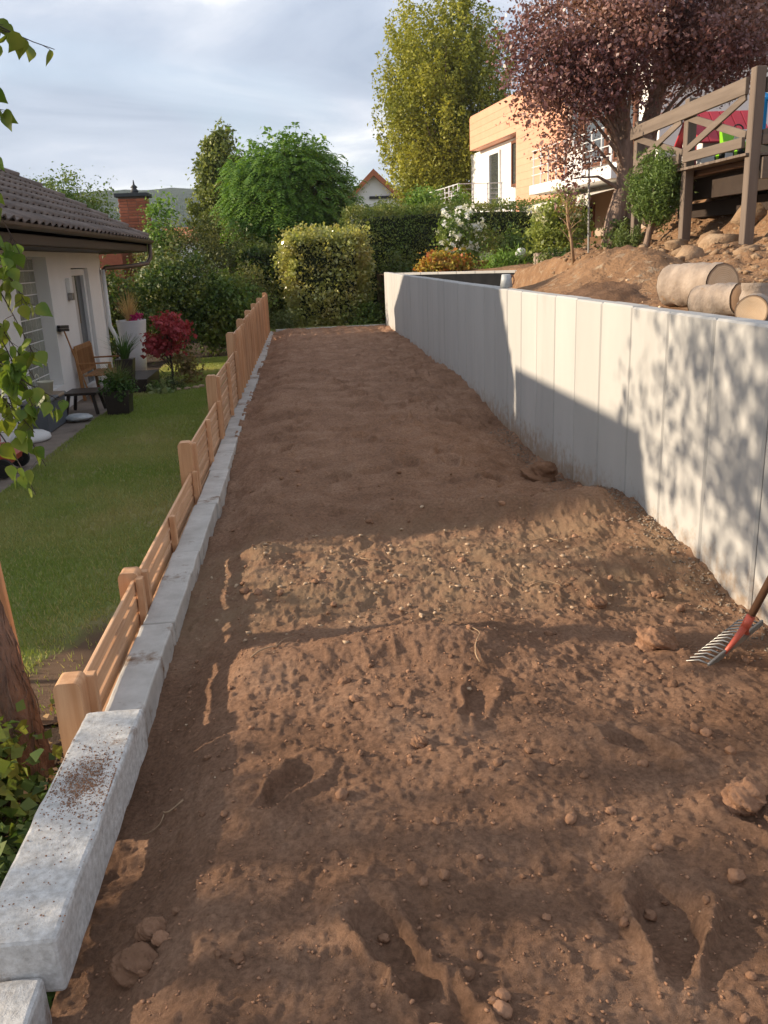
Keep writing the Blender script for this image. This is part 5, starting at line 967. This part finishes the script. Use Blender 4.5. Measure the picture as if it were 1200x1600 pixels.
for i, (x, y, n, l, lb) in enumerate([(-1.13, 2.95, 9, .17, 'broad leaved plant at the foot of the first fence post'), (-1.2, 2.62, 13, .24, 'large broad leaved rosette beside the whitish block'), (-1.05, 2.35, 11, .2, 'drooping broad leaved plant against the kerb block'), (-1.35, 2.3, 12, .24, 'leafy rosette in the deep shade of the bed'), (-1.08, 2.05, 10, .2, 'yellowing broad leaved plant near the low block'), (-1.3, 2.85, 9, .18, 'small dark rosette right under the birch trunk'), (-1.0, 1.8, 10, .18, 'low rosette tucked beside the soil smeared block')]): rosette(lb, (x, y, ZL+.0), n, l*1.25, .035)
tuft('bed_ivy', 'yellow green ivy patch left of the birch foot', (-1.62, 3.2, ZL), (.3, .5, .25), 45, .055, LEAF('bed_ivy_leaf', (.06, .10, .02), (.17, .20, .04)), .42, per=30)
tuft('bed_ivy', 'dark ivy carpet between the rosettes and the kerb', (-1.2, 2.4, ZL-.04), (.38, .9, .14), 80, .05, lfDark, .42, per=40)
n = 500; P = np.stack([rng.normal(-1.15, .16, n), rng.normal(3.35, .35, n), np.full(n, ZL+.015)], 1); P = P[P[:, 0] < -.98]; o = leaves('leaf_litter', P, .045, LEAF('dry_leaf', (.36, .22, .10), (.5, .38, .22), trans=.1), None, None, .3, 0, 1.5); stuff(o, 'dry fallen leaves round the foot of the birch', 'leaf litter')
tag(G().bar((-1.47, 3.95, ZL-.1), (-1.475, 3.85, .32), .035, .035, up=(1, 0, 0)).build('stake', 'larch_z'), 'thin wooden stake standing behind the birch trunk', 'stake')
# ================================================================== CLODS, STONES, ROOTS ON THE SOIL
def sz(x, y): return float(soil_z(np.array([x*1.0]), np.array([y*1.0]))[0])
BIG = [(-.525, 1.77, .05, 'largest flat clod in the little heap beside the whitish block'), (-.49, 1.87, .035, 'middle clod of the little heap beside the whitish block'), (-.46, 1.82, .02, 'smallest round clod of the heap beside the whitish block'), (1.77, 6.35, .13, 'big earthy lump lying against the foot of the concrete wall'), (1.38, 3.17, .07, 'rounded dark lump of soil left of the rake tines'), (1.20, 2.05, .06, 'fist sized clod at the rim of a boot print below the rake'), (1.30, 3.66, .038, 'round clod beside a pale stone near the wall gravel'), (.30, 2.50, .026, 'dark clod in a small hollow in front of the low ridge')]
for i, (x, y, r, lb) in enumerate(BIG):
    V, F = blobV(5, (r*1.1, r*.9, r*.8), .5, 1.1, i+1); n2 = fbm(V[:, 0]/r*3+V[:, 2]/r*2.5, V[:, 1]/r*3-V[:, 2]/r*2, 5, i, .65); V = V*(1+.28*n2)[:, None]; tag(put('soil_clod', V+np.array([x, y, sz(x, y)+r*.25]), F, 'clod', smooth=True), lb, 'clod')
meshes = []
for k in range(6):
    V, F = blobV(3, (1.1, .92, .75), .34, 1.2, k+20); n2 = fbm(V[:, 0]*2.5+V[:, 2]*2, V[:, 1]*2.5-V[:, 2]*1.5, 4, k, .65); me = mesh_np('soil_clod', V*(1+.32*n2)[:, None], F); me.materials.append(mt['clod']); me.polygons.foreach_set('use_smooth', np.ones(len(F), bool)); meshes.append(me)
cnt = 0
while cnt < 210:
    y = 1.05*(6.5/1.05)**rng.uniform(0, 1); x = rng.uniform(-.58, 1.9)
    if rng.uniform() > .25+.75*vn(np.array([x*2.5+5]), np.array([y*2.5]), 3)[0]: continue
    s = .0085*(2.6)**rng.uniform(0, 1)**1.6; o = bpy.data.objects.new('soil_clod', meshes[cnt % 6]); COL.objects.link(o); o.location = (x, y, sz(x, y)+s*.3); o.scale = (s, s, s); o.rotation_euler = (rng.uniform(-.4, .4), rng.uniform(-.4, .4), rng.uniform(0, 6.28)); zn = ('beside the kerb stones' if x < -.32 else 'near the foot of the concrete wall' if x > 1.5 else 'on the shaded soil beyond the stony band' if y > 4.9 else 'among the stones of the sunlit stony band' if y > 3.6 else 'on the low dark soil ridge' if y > 2.9 else 'between the kerb block and the boot prints' if x < .35 else 'on the dappled soil below the rake')
    tag(o, 'small rounded clod of brown soil '+zn, 'clod', 'small clods '+zn); cnt += 1
V, F = scatter(14000, lambda n: rng.uniform(-.66, 1.98, n), lambda n: .9*(9/.9)**rng.uniform(0, 1, n)**1.25, soil_z, .0014, .0085, 0, .45, .2); stuff(put('soil_crumbs', V, F, 'clod', org=(0, 0, 0)), 'fine soil crumbs scattered over the strip', 'soil crumbs')
V, F = scatter(480, lambda n: rng.uniform(-.6, 1.5, n), lambda n: rng.normal(4.15, .42, n), soil_z, .003, .021, 0, .35, .22); stuff(put('subsoil_stones', V, F, 'stone', org=(0, 4, 0)), 'pale stones in the open subsoil band across the strip', 'stones')
V, F = scatter(1900, lambda n: 1.98-np.abs(rng.normal(0, .11, n)), lambda n: rng.uniform(2.4, 8.4, n), soil_z, .004, .014, 0, .35, .2); mt['gravel'] = M('grey_gravel', (.31, .25, .19), (.22, .165, .12), 30, .9, .3, 60, .004); stuff(put('gravel', V, F, 'gravel', org=(1.9, 4, -.1)), 'grey gravel along the foot of the concrete wall', 'gravel')
V, F = scatter(70, lambda n: rng.uniform(-.6, 1.9, n), lambda n: 1.0*(7/1.0)**rng.uniform(0, 1, n), soil_z, .002, .006, 1, .3, .1); stuff(put('tiny_pebbles', V, F, 'stone', org=(0, 0, 0)), 'tiny pale pebbles on the brown soil', 'pebbles')
RT = [(-.55, 2.42, .12, 'forked dry root lying beside the whitish block'), (.62, 3.15, .16, 'thin pale root on the crest of the low soil ridge'), (1.15, 3.85, .20, 'dry root lying in the sunlit stony band'), (-.2, 3.3, .22, 'long curved root below the stony band'), (.95, 3.95, .14, 'short root near the wall side of the stony band'), (.25, 4.4, .13, 'pale root among the subsoil stones'), (-.3, 4.6, .12, 'thin root in the shaded edge of the stones'), (1.3, 4.5, .15, 'bent root on the soil bank at the wall')]
for i, (x, y, l, lb) in enumerate(RT):
    a = rng.uniform(0, 6.28); u = np.linspace(-.5, .5, 12); px = x+np.cos(a)*u*l+.02*np.sin(u*7+i); py = y+np.sin(a)*u*l*1.6+.02*np.cos(u*9+i); g = G().tube(np.stack([px, py, soil_z(px, py)+.004+.012*np.abs(np.sin(u*5+i))], 1), np.linspace(.0035, .0012, 12), 6); p2 = np.linspace(0, 1, 6); qx = px[6]+.05*p2*math.cos(a+1); qy = py[6]+.05*p2*math.sin(a+1); g.tube(np.stack([qx, qy, soil_z(qx, qy)+.006+.01*p2], 1), np.linspace(.002, .0008, 6), 5); tag(g.build('root', 'root', smooth=True), lb, 'root')
# soil crumbs on the block tops
V, F = scatter(4200, lambda n: np.clip(rng.normal(-.745, .05, n), -.84, -.665), lambda n: np.where(rng.uniform(0, 1, n) < .93, rng.normal(2.33, .085, n), rng.uniform(1.74, 2.7, n)), lambda x, y: .061+.01*(y-2.235)+0*x, .0007, .0034, 1, .3, .1); stuff(put('soil_crumbs', V, F, 'clod', org=(-.7, 2, .17)), 'brown soil crumbs lying on the whitish concrete block', 'soil crumbs')

# ================================================================== HAZE
m = bpy.data.materials.new('haze'); m.use_nodes = True; n = m.node_tree; n.nodes.remove(n.nodes['Principled BSDF']); pvn = n.nodes.new('ShaderNodeVolumePrincipled'); pvn.inputs['Color'].default_value = (.80, .89, 1, 1); pvn.inputs['Density'].default_value = .00030; pvn.inputs['Anisotropy'].default_value = .2
n.links.new(pvn.outputs[0], n.nodes['Material Output'].inputs['Volume'])
hz_ = G().box(-1200, 1200, -1200, 1200, -9, 150, 0).build('haze', m); stuff(hz_, 'thin bluish evening haze in the air over the valley', 'haze')
